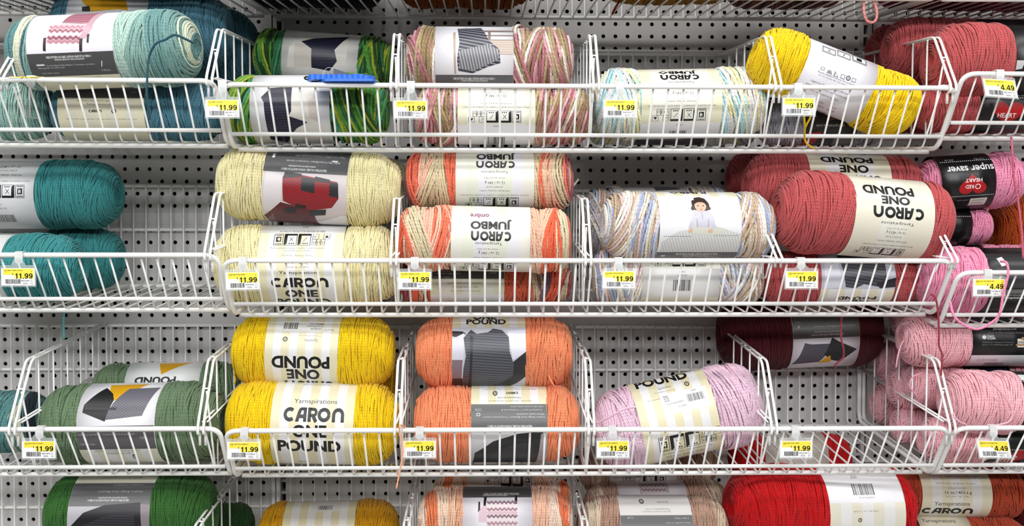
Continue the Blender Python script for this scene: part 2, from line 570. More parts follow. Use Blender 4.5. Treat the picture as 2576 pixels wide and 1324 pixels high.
def clip_half(poly, a, b_, c):
    """keep a x + b y <= c"""
    out = []
    n = len(poly)
    for i in range(n):
        p, q = poly[i], poly[(i + 1) % n]
        dp, dq = a * p[0] + b_ * p[1] - c, a * q[0] + b_ * q[1] - c
        if dp <= 0: out.append(p)
        if dp * dq < 0:
            t = dp / (dp - dq)
            out.append((p[0] + (q[0] - p[0]) * t, p[1] + (q[1] - p[1]) * t))
    return out

def price_tris(s_):
    """heavy sans figures for the price cards, unit box"""
    T, x, th = [], 0.0, 0.17
    for ch in s_:
        if ch == '1':
            T += ribbon([(x + 0.30, 0), (x + 0.30, 1.0)], th) + ribbon([(x + 0.04, 0.74), (x + 0.20, 0.77), (x + 0.27, 0.92), (x + 0.30, 1.0)], th * 0.75); x += 0.58
        elif ch == '9':
            T += ribbon(arc(x + 0.29, 0.67, 0.20, 0.25, 0, 360, 20), th) + ribbon(arc(x + 0.27, 0.47, 0.22, 0.39, 25, -75, 10) + [(x + 0.17, 0.10), (x + 0.08, 0.24)], th); x += 0.66
        elif ch == '4':
            T += ribbon([(x + 0.46, 0), (x + 0.46, 1.0)], th) + ribbon([(x + 0.42, 0.95), (x + 0.04, 0.33)], th * 0.8) + ribbon([(x + 0.0, 0.30), (x + 0.64, 0.30)], th * 0.9); x += 0.72
        else:
            T += ribbon([(x + 0.04, 0.08), (x + 0.21, 0.08)], 0.17); x += 0.30
    a = np.array(T); lo, hi = a.reshape(-1, 2).min(0), a.reshape(-1, 2).max(0)
    return (a - lo) / (hi - lo)

# small repeated wording of the bands
FP = 'FREE PATTERN ON LABEL / PATRON GRATUIT AU VERSO /'
FP2 = 'PATRÓN GRATUITO EN LA ETIQUETA'
ACR = '100% Acrylic / Acrylique / Acrílico'
MACH = 'Machine washable and dryable. / Lavable et séchable à la machine.'
YCOM = 'Yarnspirations.com'
FREE3 = 'FREE PATTERNS / PATRONS GRATUITS / PATRONES GRATUITOS'
INKC, GREY, CREAM, WHT = '161616', '4b4b4d', 'e9e3c6', 'eeeef1'

class Band:
    """collects the print on one label; positions are in photograph pixels about the skein"""
    def __init__(s, sk):
        s.sk = sk
        s.boxes = []
        s.layer = 0
        s.words, s.pics = [], []      # lists of (tris in (u,v) px, colour, layer)
    def uv(s, x, y):
        k = s.sk
        dx, dy = x - k['cx'], k['cy'] - y
        return dx * k['ct'] + dy * k['st'], -dx * k['st'] + dy * k['ct']
    def rect_uv(s, xc, yc, w, h):
        u, v = s.uv(xc, yc)
        return u - w / 2, u + w / 2, v - h / 2, v + h / 2
    def put(s, tris, col, word=False):
        t = np.asarray(tris, dtype=float).reshape(-1, 2)
        lo, hi = t.min(0), t.max(0)
        lay = 1
        for l2, h2, k2 in s.boxes:           # each print lies just above whatever it overlaps
            if lo[0] < h2[0] and l2[0] < hi[0] and lo[1] < h2[1] and l2[1] < hi[1]: lay = max(lay, k2 + 1)
        s.boxes.append((lo, hi, lay))
        (s.words if word else s.pics).append((tris, paper(col), lay))
    def unit(s, tris, xc, yc, w, h, flip, col, word=True):
        u0, u1, v0, v1 = s.rect_uv(xc, yc, w, h)
        t = np.asarray(tris, dtype=float).copy()
        # heights are taken on the paper, not on the picture, so letters keep even strokes round the curve
        R = s.sk['Rpx']
        a0, a1 = math.asin(max(-.999, min(.999, v0 / R))), math.asin(max(-.999, min(.999, v1 / R)))
        if flip: t = 1 - t
        out = np.empty_like(t)
        out[..., 0] = u0 + (u1 - u0) * t[..., 0]
        out[..., 1] = (a0 + (a1 - a0) * t[..., 1]) * R
        s.layer += 1
        s.put(out, col, word)
    def run(s, els):
        for e in els:
            getattr(s, 'e_' + e[0])(*e[1:])
    def arcv(s, pts):
        R = s.sk['Rpx']
        return [(u, math.asin(max(-.999, min(.999, v / R))) * R) for u, v in pts]
    def e_r(s, x0, y0, x1, y1, col):
        u0, u1, v0, v1 = s.rect_uv((x0 + x1) / 2, (y0 + y1) / 2, x1 - x0, y1 - y0)
        q = s.arcv([(u0, v0), (u1, v0), (u1, v1), (u0, v1)])
        s.layer += 1
        s.put(np.array([[q[0], q[1], q[2]], [q[0], q[2], q[3]]]), col)
    def e_ring(s, y0, y1, col):
        """a strip across the whole band width"""
        a, b_ = s.sk['lab']
        s.e_r(a + 0.5, y0, b_ - 0.5, y1, col)
    def e_p(s, pts, col):
        q = s.arcv([s.uv(x, y) for x, y in pts])
        s.layer += 1
        s.put(poly_tris(q), col)
    def e_k(s, pts, col, col2, ang, step, frac):
        """a patch crossed by even ribs (knitting, wood slats)"""
        q = s.arcv([s.uv(x, y) for x, y in pts])
        tr = poly_tris(q)
        s.layer += 1
        s.put(tr, col)
        s.layer += 1
        a, b_ = math.cos(math.radians(ang)), math.sin(math.radians(ang))
        pr = tr[..., 0] * a + tr[..., 1] * b_
        out = []
        c = math.floor(pr.min() / step) * step
        while c < pr.max():
            for t in tr:
                p = clip_half([tuple(x) for x in t], a, b_, c + step * frac)
                if len(p) > 2:
                    p = clip_half(p, -a, -b_, -c)
                if len(p) > 2:
                    for i in range(1, len(p) - 1):
                        out.append((p[0], p[i], p[i + 1]))
            c += step
        if out:
            s.put(np.array(out), col2)
    def e_zig(s, x0, y0, x1, y1, cols, n, amp, th):
        """stacked chevron rows"""
        rows = len(cols)
        for j, c in enumerate(cols):
            y = y0 + (y1 - y0) * (j + 0.5) / rows
            pts = [(x0 + (x1 - x0) * i / (2 * n), y + (amp if i % 2 else -amp)) for i in range(2 * n + 1)]
            q = s.arcv([s.uv(*p) for p in pts])
            s.layer += 1
            s.put(np.array(ribbon(q, th)), c)
    def e_o(s, xc, yc, rx, ry, col):
        s.e_p([(xc + rx * math.cos(2 * PI * i / 16), yc + ry * math.sin(2 * PI * i / 16)) for i in range(16)], col)
    def e_t(s, txt, xc, yc, w, h, flip=0, col=INKC, bold=0):
        s.unit(text_tris(txt, bold, h < 11), xc, yc, w, h, flip, col)
    def e_L(s, xc, yc, w, h, flip=0, col=INKC):
        s.unit(LOGO, xc, yc, w, h, flip, col)
    def e_b(s, xc, yc, w, h):
        r_ = random.Random(int(xc * 7 + yc))
        x = -w / 2
        tr = []
        while x < w / 2 - 1:
            bw = r_.choice((0.8, 0.8, 1.4, 2.0))
            x0, x1 = (x + w / 2) / w, min(1, (x + bw + w / 2) / w)
            tr += [((x0, 0), (x1, 0), (x1, 1)), ((x0, 0), (x1, 1), (x0, 1))]
            x += bw + r_.choice((0.8, 1.2, 1.8))
        s.unit(tr, xc, yc, w, h, 0, INKC)
    def e_q(s, xc, yc, r):
        s.unit((np.array(ribbon(arc(0, 0, 1, 1, 0, 360, 18), 0.45)) + 1.22) / 2.45, xc, yc, 2 * r, 2 * r, 0, INKC)
        s.unit((np.array(ribbon(arc(0, 0, 0.5, 0.5, 90, 450, 3), 0.3)) + 1) / 2, xc, yc, 1.5 * r, 1.5 * r, 0, INKC)
    def e_i(s, xc, yc, w, h, flip=0, col=INKC):
        """yarn weight, gauge and care symbols"""
        T = []
        def bx(x0, y0, x1, y1, th=0.012):
            T.extend(ribbon([(x0, y0), (x1, y0)], th * 3)); T.extend(ribbon([(x0, y1), (x1, y1)], th * 3))
            T.extend(ribbon([(x0, y0), (x0, y1)], th)); T.extend(ribbon([(x1, y0), (x1, y1)], th))
        def rc(x0, y0, x1, y1):
            T.extend([((x0, y0), (x1, y0), (x1, y1)), ((x0, y0), (x1, y1), (x0, y1))])
        bx(0.0, 0.0, 0.17, 1.0)
        for y0, y1 in ((0.06, 0.16), (0.84, 0.94)):
            for k in range(6): rc(0.025 + k * 0.021, y0, 0.04 + k * 0.021, y1)
        # dark square with the 4 left open
        rc(0.035, 0.27, 0.065, 0.73); rc(0.115, 0.27, 0.135, 0.73); rc(0.035, 0.65, 0.135, 0.73); rc(0.035, 0.27, 0.135, 0.33)
        rc(0.065, 0.33, 0.093, 0.42); rc(0.078, 0.52, 0.088, 0.65); rc(0.108, 0.27, 0.115, 0.42)
        for k in (0, 1):
            x = 0.20 + k * 0.27
            bx(x, 0.0, x + 0.24, 1.0)
            rc(x, 0.84, x + 0.24, 1.0)
            T.append(((x, 1.0), (x + 0.055, 0.84), (x, 0.0)))
            T.append(((x + 0.055, 0.84), (x + 0.055, 0.12), (x, 0.0)))
            T.extend(ribbon([(x + 0.10, 0.32), (x + 0.17, 0.68)], 0.012))
            if k == 0: T.extend(ribbon([(x + 0.17, 0.32), (x + 0.10, 0.68)], 0.012))
            for j in range(3): rc(x + 0.09 + j * 0.04, 0.1, x + 0.115 + j * 0.04, 0.2)
        for k in range(5):
            x = 0.745 + (k % 3) * 0.088; y = 0.52 if k < 2 else 0.02
            if k < 2: x += 0.0 if k == 0 else 0.13
            bx(x, y, x + (0.12 if k < 2 else 0.078), y + 0.46, 0.008)
            if k == 1: T.append(((x + 0.02, y + 0.12), (x + 0.10, y + 0.12), (x + 0.06, y + 0.36)))
            elif k == 4: T.extend(ribbon(arc(x + 0.039, y + 0.22, 0.026, 0.12, 0, 360, 10), 0.012))
            else: T.extend(ribbon([(x + 0.02, y + 0.32), (x + 0.03, y + 0.1), (x + 0.055, y + 0.1), (x + 0.062, y + 0.32)], 0.01))
        s.unit(np.array(T), xc, yc, w, h, flip, col)
    def e_heart(s, xc, yc, w, h, flip, col='b3161c'):
        pts = []
        for i in range(40):
            t = 2 * PI * i / 40
            pts.append((16 * math.sin(t) ** 3, 13 * math.cos(t) - 5 * math.cos(2 * t) - 2 * math.cos(3 * t) - math.cos(4 * t)))
        a = np.array(pts); lo, hi = a.min(0), a.max(0); a = (a - lo) / (hi - lo)
        s.unit(poly_tris([tuple(p) for p in a]), xc, yc, w, h, flip, col, word=False)
    def e_dots(s, x0, x1, y, col='d8d8d8'):
        n = int((x1 - x0) / 5)
        T = []
        for i in range(n):
            a, b_ = (i + .2) / n, (i + .7) / n
            T += [((a, 0), (b_, 0), (b_, 1)), ((a, 0), (b_, 1), (a, 1))]
        s.unit(T, (x0 + x1) / 2, y, x1 - x0, 1.8, 0, col)
    def e_stripes(s, n, cols, y0=None, y1=None):
        a, b_ = s.sk['lab']
        s.layer += 1
        R = s.sk['Rpx']
        cxm = (a + b_) / 2
        for i in range(n):
            x0, x1 = a + (b_ - a) * i / n, a + (b_ - a) * (i + 1) / n
            u0, u1 = (x0 - s.sk['cx']) / s.sk['ct'], (x1 - s.sk['cx']) / s.sk['ct']
            if y0 is None:
                q = [(u0, -PI * R), (u1, -PI * R), (u1, PI * R), (u0, PI * R)]
            else:
                va, vb = s.uv(cxm, y0)[1], s.uv(cxm, y1)[1]
                q = s.arcv([(u0, vb), (u1, vb), (u1, va), (u0, va)])
            s.put(np.array([[q[0], q[1], q[2]], [q[0], q[2], q[3]]]), cols[i % len(cols)])
    # ready-made groups
    def e_graybox(s, x0, y0, x1, y1, flip, col=GREY):
        s.e_r(x0, y0, x1, y1, col)
        xm, h, w = (x0 + x1) / 2, y1 - y0, x1 - x0
        sg = -1 if flip else 1
        top = y1 if flip else y0
        s.e_t(FP, xm, top + sg * h * 0.17, w * 0.52, h * 0.075, flip, 'e4e4e4', 1)
        s.e_t(FP2, xm, top + sg * h * 0.29, w * 0.34, h * 0.075, flip, 'e4e4e4', 1)
        s.e_r(xm - sg * w * 0.34 - w * .04, top + sg * h * 0.50 - h * .03, xm - sg * w * 0.34 + w * .04, top + sg * h * 0.50 + h * .03, 'e4e4e4')
        s.e_t('Blanket / Couverture au crochet / Manta a ganchillo', xm - sg * w * 0.03, top + sg * h * 0.5, w * 0.5, h * 0.07, flip, 'c9c9c9')
        s.e_t('3 balls / balles / madejas', xm - sg * w * 0.25, top + sg * h * 0.86, w * 0.22, h * 0.06, flip, 'c9c9c9')
        s.e_t('U.S. 8 (5 mm)', xm + sg * w * 0.37, top + sg * h * 0.75, w * 0.12, h * 0.08, flip, 'c9c9c9')
        s.e_t('/', xm + sg * w * 0.37, top + sg * h * 0.5, w * 0.03, h * 0.2, flip, 'e0e0e0')

# ------------------------------------------------------------------ a skein of yarn
def profile(L, R, endr=0.78, hole=0.13):
    """half profile (x along axis, r) from one end's hollow round to the other's"""
    a = L / 2
    end = min(endr * R, 0.5 * a)
    pts = [(a - 0.20 * R, hole * R), (a - 0.03 * R, hole * R * 1.7), (a, 0.36 * R)]
    for k in range(1, 9):
        an = PI / 2 * k / 8
        pts.append((a - end * (1 - math.cos(an)) ** 1.0 * 1.0, 0.36 * R + 0.64 * R * math.sin(an)))
    right_ = pts
    left_ = [(-x, r) for x, r in right_[::-1]]
    full = right_ + left_
    full = np.array(full)
    # resample evenly
    d = np.concatenate([[0], np.cumsum(np.hypot(*np.diff(full, axis=0).T))])
    n = 200
    t = np.linspace(0, d[-1], n)
    return np.stack([np.interp(t, d, full[:, 0]), np.interp(t, d, full[:, 1])], 1), d[-1]

def wind(L, R, rho, colf, seed, lab_u=None, slant=0.018, lump=0.02, NT=40, NS=5, dense=1.0, endr=0.78, under=False):
    """loops of strand wound round the barrel; returns verts, quads, colours, uvs"""
    g = np.random.default_rng(seed)
    prof, S = profile(L - 2 * rho, R - rho, endr)
    ns = len(prof)
    tn = np.gradient(prof, axis=0); tn /= np.linalg.norm(tn, axis=1)[:, None]
    nr = np.stack([-tn[:, 1], tn[:, 0]], 1)
    mid = prof[ns // 2]
    if nr[ns // 2, 1] < 0: nr = -nr
    pitch = rho * 1.82 / dense
    n = int(S / pitch)
    si = (np.arange(n) + 0.5) / n * S
    A = np.empty(n); PH = np.empty(n); OFFS = np.empty(n)
    i = 0; flip = 1
    while i < n:
        k = int(g.integers(5, 13))
        A[i:i + k] = g.uniform(0.25, 1.0) * slant * flip
        PH[i:i + k] = PI + g.normal(0, 0.6)
        OFFS[i:i + k] = g.uniform(-0.35, 0.5) * rho
        i += k
        if g.random() < 0.75: flip = -flip
    OFFS += g.normal(0, 0.22 * rho, n)
    PH = PH + g.normal(0, 0.05, n)
    if under:                                                    # a packed layer below the crossing strands
        si = np.concatenate([si, si]); A = np.concatenate([A, g.normal(0, 0.1 * slant, n)])
        PH = np.concatenate([PH, g.uniform(0, 6, n)]); OFFS = np.concatenate([OFFS, np.full(n, -1.25 * rho)])
        n *= 2
    th = np.linspace(0, 2 * PI, NT, endpoint=False)
    # amplitude fades towards the two hollow ends
    fade = np.clip(np.minimum(si, S - si) / 0.05, 0.15, 1)
    s = si[:, None] + (A * fade)[:, None] * np.sin(th[None] - PH[:, None]) + g.normal(0, 0.00045, (n, NT))
    s += 0.0012 * np.sin(3 * th[None] + g.uniform(0, 6, n)[:, None])
    s = np.clip(s, 0, S)
    fi = s / S * (ns - 1)
    i0 = np.clip(fi.astype(int), 0, ns - 2); fr = fi - i0
    def ip(arr): return arr[i0] * (1 - fr) + arr[i0 + 1] * fr
    X, Rr = ip(prof[:, 0]), ip(prof[:, 1])
    NX, NR = ip(nr[:, 0]), ip(nr[:, 1])
    o = OFFS[:, None]
    # lumpy hand-wound outline and the waist under the paper band
    p1, p2, p3 = g.uniform(0, 6, 3)
    lum = 1 + lump * np.sin(2 * th + p1)[None] * 0.6 + lump * np.sin(X / L * 9 + p2 + 2 * np.sin(th)[None]) + lump * 0.5 * np.sin(5 * th + p3 + X / L * 5)
    if lab_u is not None:
        c, hw = (lab_u[0] + lab_u[1]) / 2, (lab_u[1] - lab_u[0]) / 2
        e = np.clip((hw + 0.012 - np.abs(X - c)) / 0.022, 0, 1); e = e * e * (3 - 2 * e)
        lum = lum * (1 - e) + 0.945 * e
        o = o * (1 - 0.8 * e)
    X = X + NX * o
    Rr = Rr * lum + NR * o
    pos = np.stack([X, -Rr * np.cos(th)[None], Rr * np.sin(th)[None]], -1)     # (n,NT,3) axis along x
    tan = np.roll(pos, -1, 1) - np.roll(pos, 1, 1)
    tan /= np.linalg.norm(tan, axis=2)[..., None] + 1e-12
    nrm = np.stack([NX, -NR * np.cos(th)[None], NR * np.sin(th)[None]], -1)
    nrm -= tan * (nrm * tan).sum(2)[..., None]
    nrm /= np.linalg.norm(nrm, axis=2)[..., None] + 1e-12
    bn = np.cross(tan, nrm)
    an = 2 * PI * np.arange(NS) / NS
    V = pos[:, :, None, :] + rho * (nrm[:, :, None, :] * np.cos(an)[None, None, :, None] + bn[:, :, None, :] * np.sin(an)[None, None, :, None])
    V = V.reshape(-1, 3)
    I = np.arange(n)[:, None, None] * NT * NS
    J = np.arange(NT)[None, :, None]; K = np.arange(NS)[None, None, :]
    J2 = (J + 1) % NT; K2 = (K + 1) % NS
    F = np.stack(np.broadcast_arrays(I + J * NS + K, I + J * NS + K2, I + J2 * NS + K2, I + J2 * NS + K), -1).reshape(-1, 4)
    seg = 2 * PI * R / NT / (rho * 3.2)
    u0 = np.broadcast_to(J * seg, (n, NT, NS)); u1 = u0 + seg
    v0 = np.broadcast_to(K / NS, (n, NT, NS)); v1 = v0 + 1 / NS
    UV = np.stack([np.stack([u0, v0], -1), np.stack([u0, v1], -1), np.stack([u1, v1], -1), np.stack([u1, v0], -1)], 3).reshape(-1, 2)
    Cc = colf(np.clip(X.mean(1) / L + 0.5, 0, 1), n, g)                                    # (n,3) or (n,NT,3)
    if Cc.ndim == 2: Cc = np.repeat(Cc[:, None, :], NT, 1)
    Cc = Cc * (1 + g.normal(0, 0.035, (n, 1, 1)))
    CC = np.repeat(Cc[:, :, None, :], NS, 2).reshape(-1, 3)
    # the packed yarn beneath the outer strands
    m = 40
    pi = np.linspace(0, ns - 1, m).astype(int)
    tb = np.linspace(0, 2 * PI, 28, endpoint=False)
    cx_ = prof[pi, 0][:, None] + np.zeros(28)
    cl = 1 + lump * np.sin(2 * tb + p1)[None] * 0.6 + lump * np.sin(cx_ / L * 9 + p2 + 2 * np.sin(tb)[None]) + lump * 0.5 * np.sin(5 * tb + p3 + cx_ / L * 5)
    if lab_u is not None:
        e = np.clip((hw + 0.012 - np.abs(cx_ - c)) / 0.022, 0, 1); e = e * e * (3 - 2 * e)
        cl = cl * (1 - e) + 0.94 * e
    cr_ = np.maximum(prof[pi, 1][:, None] * cl - (2.3 if under else 1.1) * rho, 0.0005)
    B = np.stack([cx_ * 0.992, -cr_ * np.cos(tb), cr_ * np.sin(tb)], -1).reshape(-1, 3)
    a_, b_ = np.arange(m - 1)[:, None] * 28, np.arange(28)[None]
    BF = np.stack(np.broadcast_arrays(a_ + b_, a_ + 28 + b_, a_ + 28 + (b_ + 1) % 28, a_ + (b_ + 1) % 28), -1).reshape(-1, 4) + len(V)
    nn = n // 2 if under else n
    BC = np.repeat(Cc[np.clip((np.linspace(0, 1, m) * (nn - 1)).astype(int), 0, nn - 1), 0], 28, 0)
    return (np.concatenate([V, B]), np.concatenate([F, BF]), np.clip(np.concatenate([CC, BC]), 0, 1),
            np.concatenate([UV, np.zeros((len(BF) * 4, 2))]))

def solid(h):
    c = np.array(hexc(h))
    return lambda t, n, g: np.repeat(c[None], n, 0)
def marl(cols, wts=None):
    """short colour repeats: neighbouring strands differ, and a strand changes colour round its turn"""
    cc = np.array([hexc(c) for c in cols])
    def f(t, n, g):
        a = g.choice(len(cc), n, p=wts)
        b_ = g.choice(len(cc), n, p=wts)
        NT = 40
        out = np.empty((n, NT, 3))
        cut = g.integers(4, NT - 4, n); st = g.integers(0, NT, n)
        for i in range(n):
            out[i] = cc[a[i]]
            idx = (st[i] + np.arange(cut[i])) % NT
            out[i, idx] = cc[b_[i]]
        return out
    return f
def ombre(seq):
    """long colour repeats along the skein: list of (fraction, colour) steps from one end to the other"""
    def f(t, n, g):
        fr = np.array([s_[0] for s_ in seq]); cc = np.array([hexc(s_[1]) for s_ in seq])
        tt = np.clip(t + g.normal(0, 0.010, n), 0, 1)
        i = np.clip(np.searchsorted(fr, tt, side='right') - 1, 0, len(seq) - 1)
        return cc[i]
    return f

CAMPOS = Vector((0, -DIST, 0))
skein_no = 0
GROUP = 'yarn skeins in the wire baskets'
def skein(label, c, ln, dia, Y, colf, lab=None, base=WHT, els=(), tilt=0, yaw=0, rho=0.0016, slant=0.016, strands=(), lump=0.02, seed=None, dense=1.0, endr=None):
    """c centre, ln length, dia girth and lab (left, right) band edges in photograph pixels at depth Y"""
    global skein_no
    skein_no += 1
    p = P(c[0], c[1], Y)
    k = px_per_m(p)
    ti, ya = math.radians(tilt), math.radians(yaw)
    ax = Vector((math.cos(ti) * math.cos(ya), -math.sin(ya), math.sin(ti)))
    ax.normalize()
    to_cam = (CAMPOS - p).normalized()
    front = (to_cam - ax * to_cam.dot(ax)).normalized()
    up = front.cross(ax) * -1
    if up.z < 0: up = -up
    vis = math.sqrt(max(0.2, 1 - to_cam.dot(ax) ** 2))
    L = ln / k / max(0.8, math.cos(ya)); R = dia / k / 2
    for row in Z_RAIL:                                          # settle on the basket floor instead of sinking into it
        gap = (p.z - R) - (Z_RAIL[row] + OFF.get((row, -1 if p.x < XL else 1 if p.x > XR else 0), 0) - 0.0935 + (Y + 0.361) * 0.0735)
        if -0.035 < gap < 0 and p.z < Z_RAIL[row] + 0.02:
            p.z -= 0.6 * gap; R += 0.4 * gap
    t = thing('yarn_skein', label, 'yarn skein', p, GROUP)
    Mx = Matrix((ax, -front, up)).transposed().to_4x4()
    t.matrix_world = Matrix.Translation(p) @ Mx
    lab_u = None
    if lab:
        lab_u = ((lab[0] - c[0]) / k / math.cos(ti), (lab[1] - c[0]) / k / math.cos(ti))
    v, f, col, uv = wind(L, R, rho, colf, seed or skein_no * 13 + 5, lab_u, slant, lump, dense=dense, endr=endr or (0.78 if rho < .0021 else 0.55), under=True)
    mesh_obj('yarn_body', v, f, YARN, t, True, col, uv)
    if lab:
        Rl = R * 0.965 + 0.0004
        NA, NU = 128, 4
        an = np.linspace(0, 2 * PI, NA, endpoint=False)
        us = np.linspace(lab_u[0], lab_u[1], NU)
        def rad(u, a): return Rl
        def on(u, a, lift): 
            r_ = rad(u, a) + lift
            return (u, -r_ * math.cos(a), r_ * math.sin(a))
        V = [on(u, a, 0) for u in us for a in an] + [on(u, a, -0.0006) for u in us for a in an]
        n1 = NU * NA
        F = []
        for i in range(NU - 1):
            for j in range(NA):
                j2 = (j + 1) % NA
                F.append((i * NA + j, i * NA + j2, (i + 1) * NA + j2, (i + 1) * NA + j))
                F.append((n1 + i * NA + j2, n1 + i * NA + j, n1 + (i + 1) * NA + j, n1 + (i + 1) * NA + j2))
        for i in (0, NU - 1):
            for j in range(NA):
                j2 = (j + 1) % NA
                F.append((i * NA + j2, i * NA + j, n1 + i * NA + j, n1 + i * NA + j2) if i == 0 else (i * NA + j, i * NA + j2, n1 + i * NA + j2, n1 + i * NA + j))
        lo = mesh_obj('paper_label', V, F, LABEL, t, True, np.array(paper(base)))
        sk = dict(cx=c[0], cy=c[1], ct=math.cos(ti), st=math.sin(ti), Rpx=Rl * k, lab=lab)
        bd = Band(sk)
        bd.run(els)
        for nm, items in (('printed_picture', bd.pics), ('lettering', bd.words)):
            if not items: continue
            VV, FF, CCs = [], [], []
            step = 0.003 * k
            for tris, colr, layer in items:
                lift = 0.00008 + layer * 0.00005
                for tr in tris:
                    polys = [[tuple(q) for q in tr]]
                    vmin, vmax = tr[:, 1].min(), tr[:, 1].max()
                    if vmax - vmin > step * 1.3:
                        polys = []
                        y = math.floor(vmin / step) * step
                        while y < vmax:
                            pp = clip_half([tuple(q) for q in tr], 0, 1, y + step)
                            if len(pp) > 2: pp = clip_half(pp, 0, -1, -y)
                            if len(pp) > 2: polys.append(pp)
                            y += step
                    for pp in polys:
                        n0 = len(VV)
                        for q in pp:
                            u = min(max(q[0] / k, us[0] + 0.0002), us[-1] - 0.0002)
                            VV.append(on(u, q[1] / sk['Rpx'], lift)); CCs.append(colr)
                        # wind outward
                        a0, a1, a2 = pp[0], pp[1], pp[2]
                        cr = (a1[0] - a0[0]) * (a2[1] - a0[1]) - (a1[1] - a0[1]) * (a2[0] - a0[0])
                        idx = list(range(n0, len(VV)))
                        FF.append(idx if cr > 0 else idx[::-1])
            mesh_obj(nm, VV, FF, PRINT, lo, False, np.array(CCs))
    inv = t.matrix_world.inverted()
    for st in strands:
        pts, hexcol = st[0], st[1]
        r_ = st[2] if len(st) > 2 else rho
        strand('loose_strand', pts, hexcol, t, inv, r_)
    return t
def strand(name, pts, hexcol, parent=None, inv=None, r=0.0019):
    w = smooth_path([P(x, y, d) for x, y, d in pts], 8)
    if inv is not None: w = [inv @ q for q in w]
    b = MB(); b.tube(w, r, 6)
    n = len(w)
    L = 0; uv = []
    ds = [(w[i + 1] - w[i]).length for i in range(n - 1)]
    acc = np.concatenate([[0], np.cumsum(ds)]) / (r * 3.2)
    for i in range(n - 1):
        for kk in range(6):
            uv += [(acc[i], kk / 6), (acc[i], (kk + 1) / 6), (acc[i + 1], (kk + 1) / 6), (acc[i + 1], kk / 6)]
    uv += [(0, 0)] * 12
    return mesh_obj(name, b.v, b.f, YARN, parent, True, np.array(hexc(hexcol)), uv)

# ------------------------------------------------------------------ colours of the yarns
TEALO = ['5f8f8e', '4f7d80', '9dbfb8', 'd9dcc4', '3d6570']
def c_teal_ombre():
    return ombre([(0, '5f8a8a'), (.10, 'd9dcc4'), (.145, '3d6570'), (.16, '86aaa5'), (.6, 'b3cfc2'), (.70, '8fb3ab'), (.80, '6f9a98'), (.90, '7da29c'), (.955, 'd3d9c0'), (.985, '5f8886')])
GRN = marl(['3a7a30', '23521d', '9aa62c', '3f8a62', '1d4219', '6f9430', '2f7046', '4f8f3a'])
ROSEW = marl(['d49aa3', 'a8666f', 'a8936f', 'ece2d8', 'dca6ac', '9a835f', 'b67780', 'b5a27e'])
BABY = marl(['a9d4da', 'f1ecb4', 'f0dfe0', 'e9efe9', 'b9dde0', 'f3eecb', 'c9e2e6'])
SEASH = marl(['c3c9da', 'efe7d3', 'c2a98f', 'e9cfcf', 'f4efe4', '9fabc6', 'd8c5b0'])
YEL, CRM, PCH, ROS, TEA, SAG, PNK, GRA = solid('fccf06'), solid('f7eab4'), solid('ff9468'), solid('bf5557'), solid('378a8c'), solid('687f60'), solid('efc9dc'), solid('9a9aa4')
BLU = solid('4f8194')
HOT, BPK, RED, RST, CLA, GRS, GLD = solid('fb9abb'), solid('ffb9c2'), solid('c8040c'), solid('ab3e1e'), solid('4c050f'), solid('34682a'), solid('d99a06')
def CORAL(k):
    seqs = {0: [(0, '9b5a6a'), (.03, 'f0755a'), (.085, 'f2b9a2'), (.12, 'd9c8a4'), (.24, 'f0795c'), (.30, 'e2c9a8'), (.76, 'dfc8a4'), (.84, 'f0785a'), (.875, 'f2b79c'), (.93, 'd8caa8'), (.965, 'f07a60'), (.985, 'a55a66')],
            1: [(0, '94586a'), (.02, 'ee6f50'), (.06, 'f2c2a6'), (.09, 'd8cba8'), (.15, 'f2bca4'), (.19, 'f0795c'), (.25, 'f2c2a6'), (.76, 'f3c3a8'), (.865, 'ee6c4a'), (.915, 'ddd0b0'), (.965, 'e0755c'), (.985, '9b5561')],
            2: [(0, 'a5525a'), (.06, 'e46a50'), (.10, 'd9c6a6'), (.135, 'd85f45'), (.60, 'd85f45'), (.68, 'b85a4e'), (.71, 'e06a4c'), (.76, 'd9c6a6'), (.82, '7d6478'), (.86, 'e46648'), (.92, 'd9c6a6'), (.97, 'a5525a')]}
    return ombre(seqs[k])
PEO = ombre([(0, 'f0d9c6'), (.06, 'f0885c'), (.13, 'f7d6bd'), (.22, 'f3b492'), (.73, 'f3bfa3'), (.84, 'f6d8c4'), (.91, 'ee8056'), (.965, 'f2dccb')])
TAN = ombre([(0, 'b08a7a'), (.07, 'd9c6ae'), (.13, 'b8937f'), (.72, 'b8937f'), (.89, 'd8c4aa'), (.95, 'a07a66')])
OP = ['e9e1bf', 'efeff0']          # cream and white stripes of the one-pound band
def op(n=9): return ('stripes', n, OP)
WHB = ['ecebe0', 'f0f0f2']

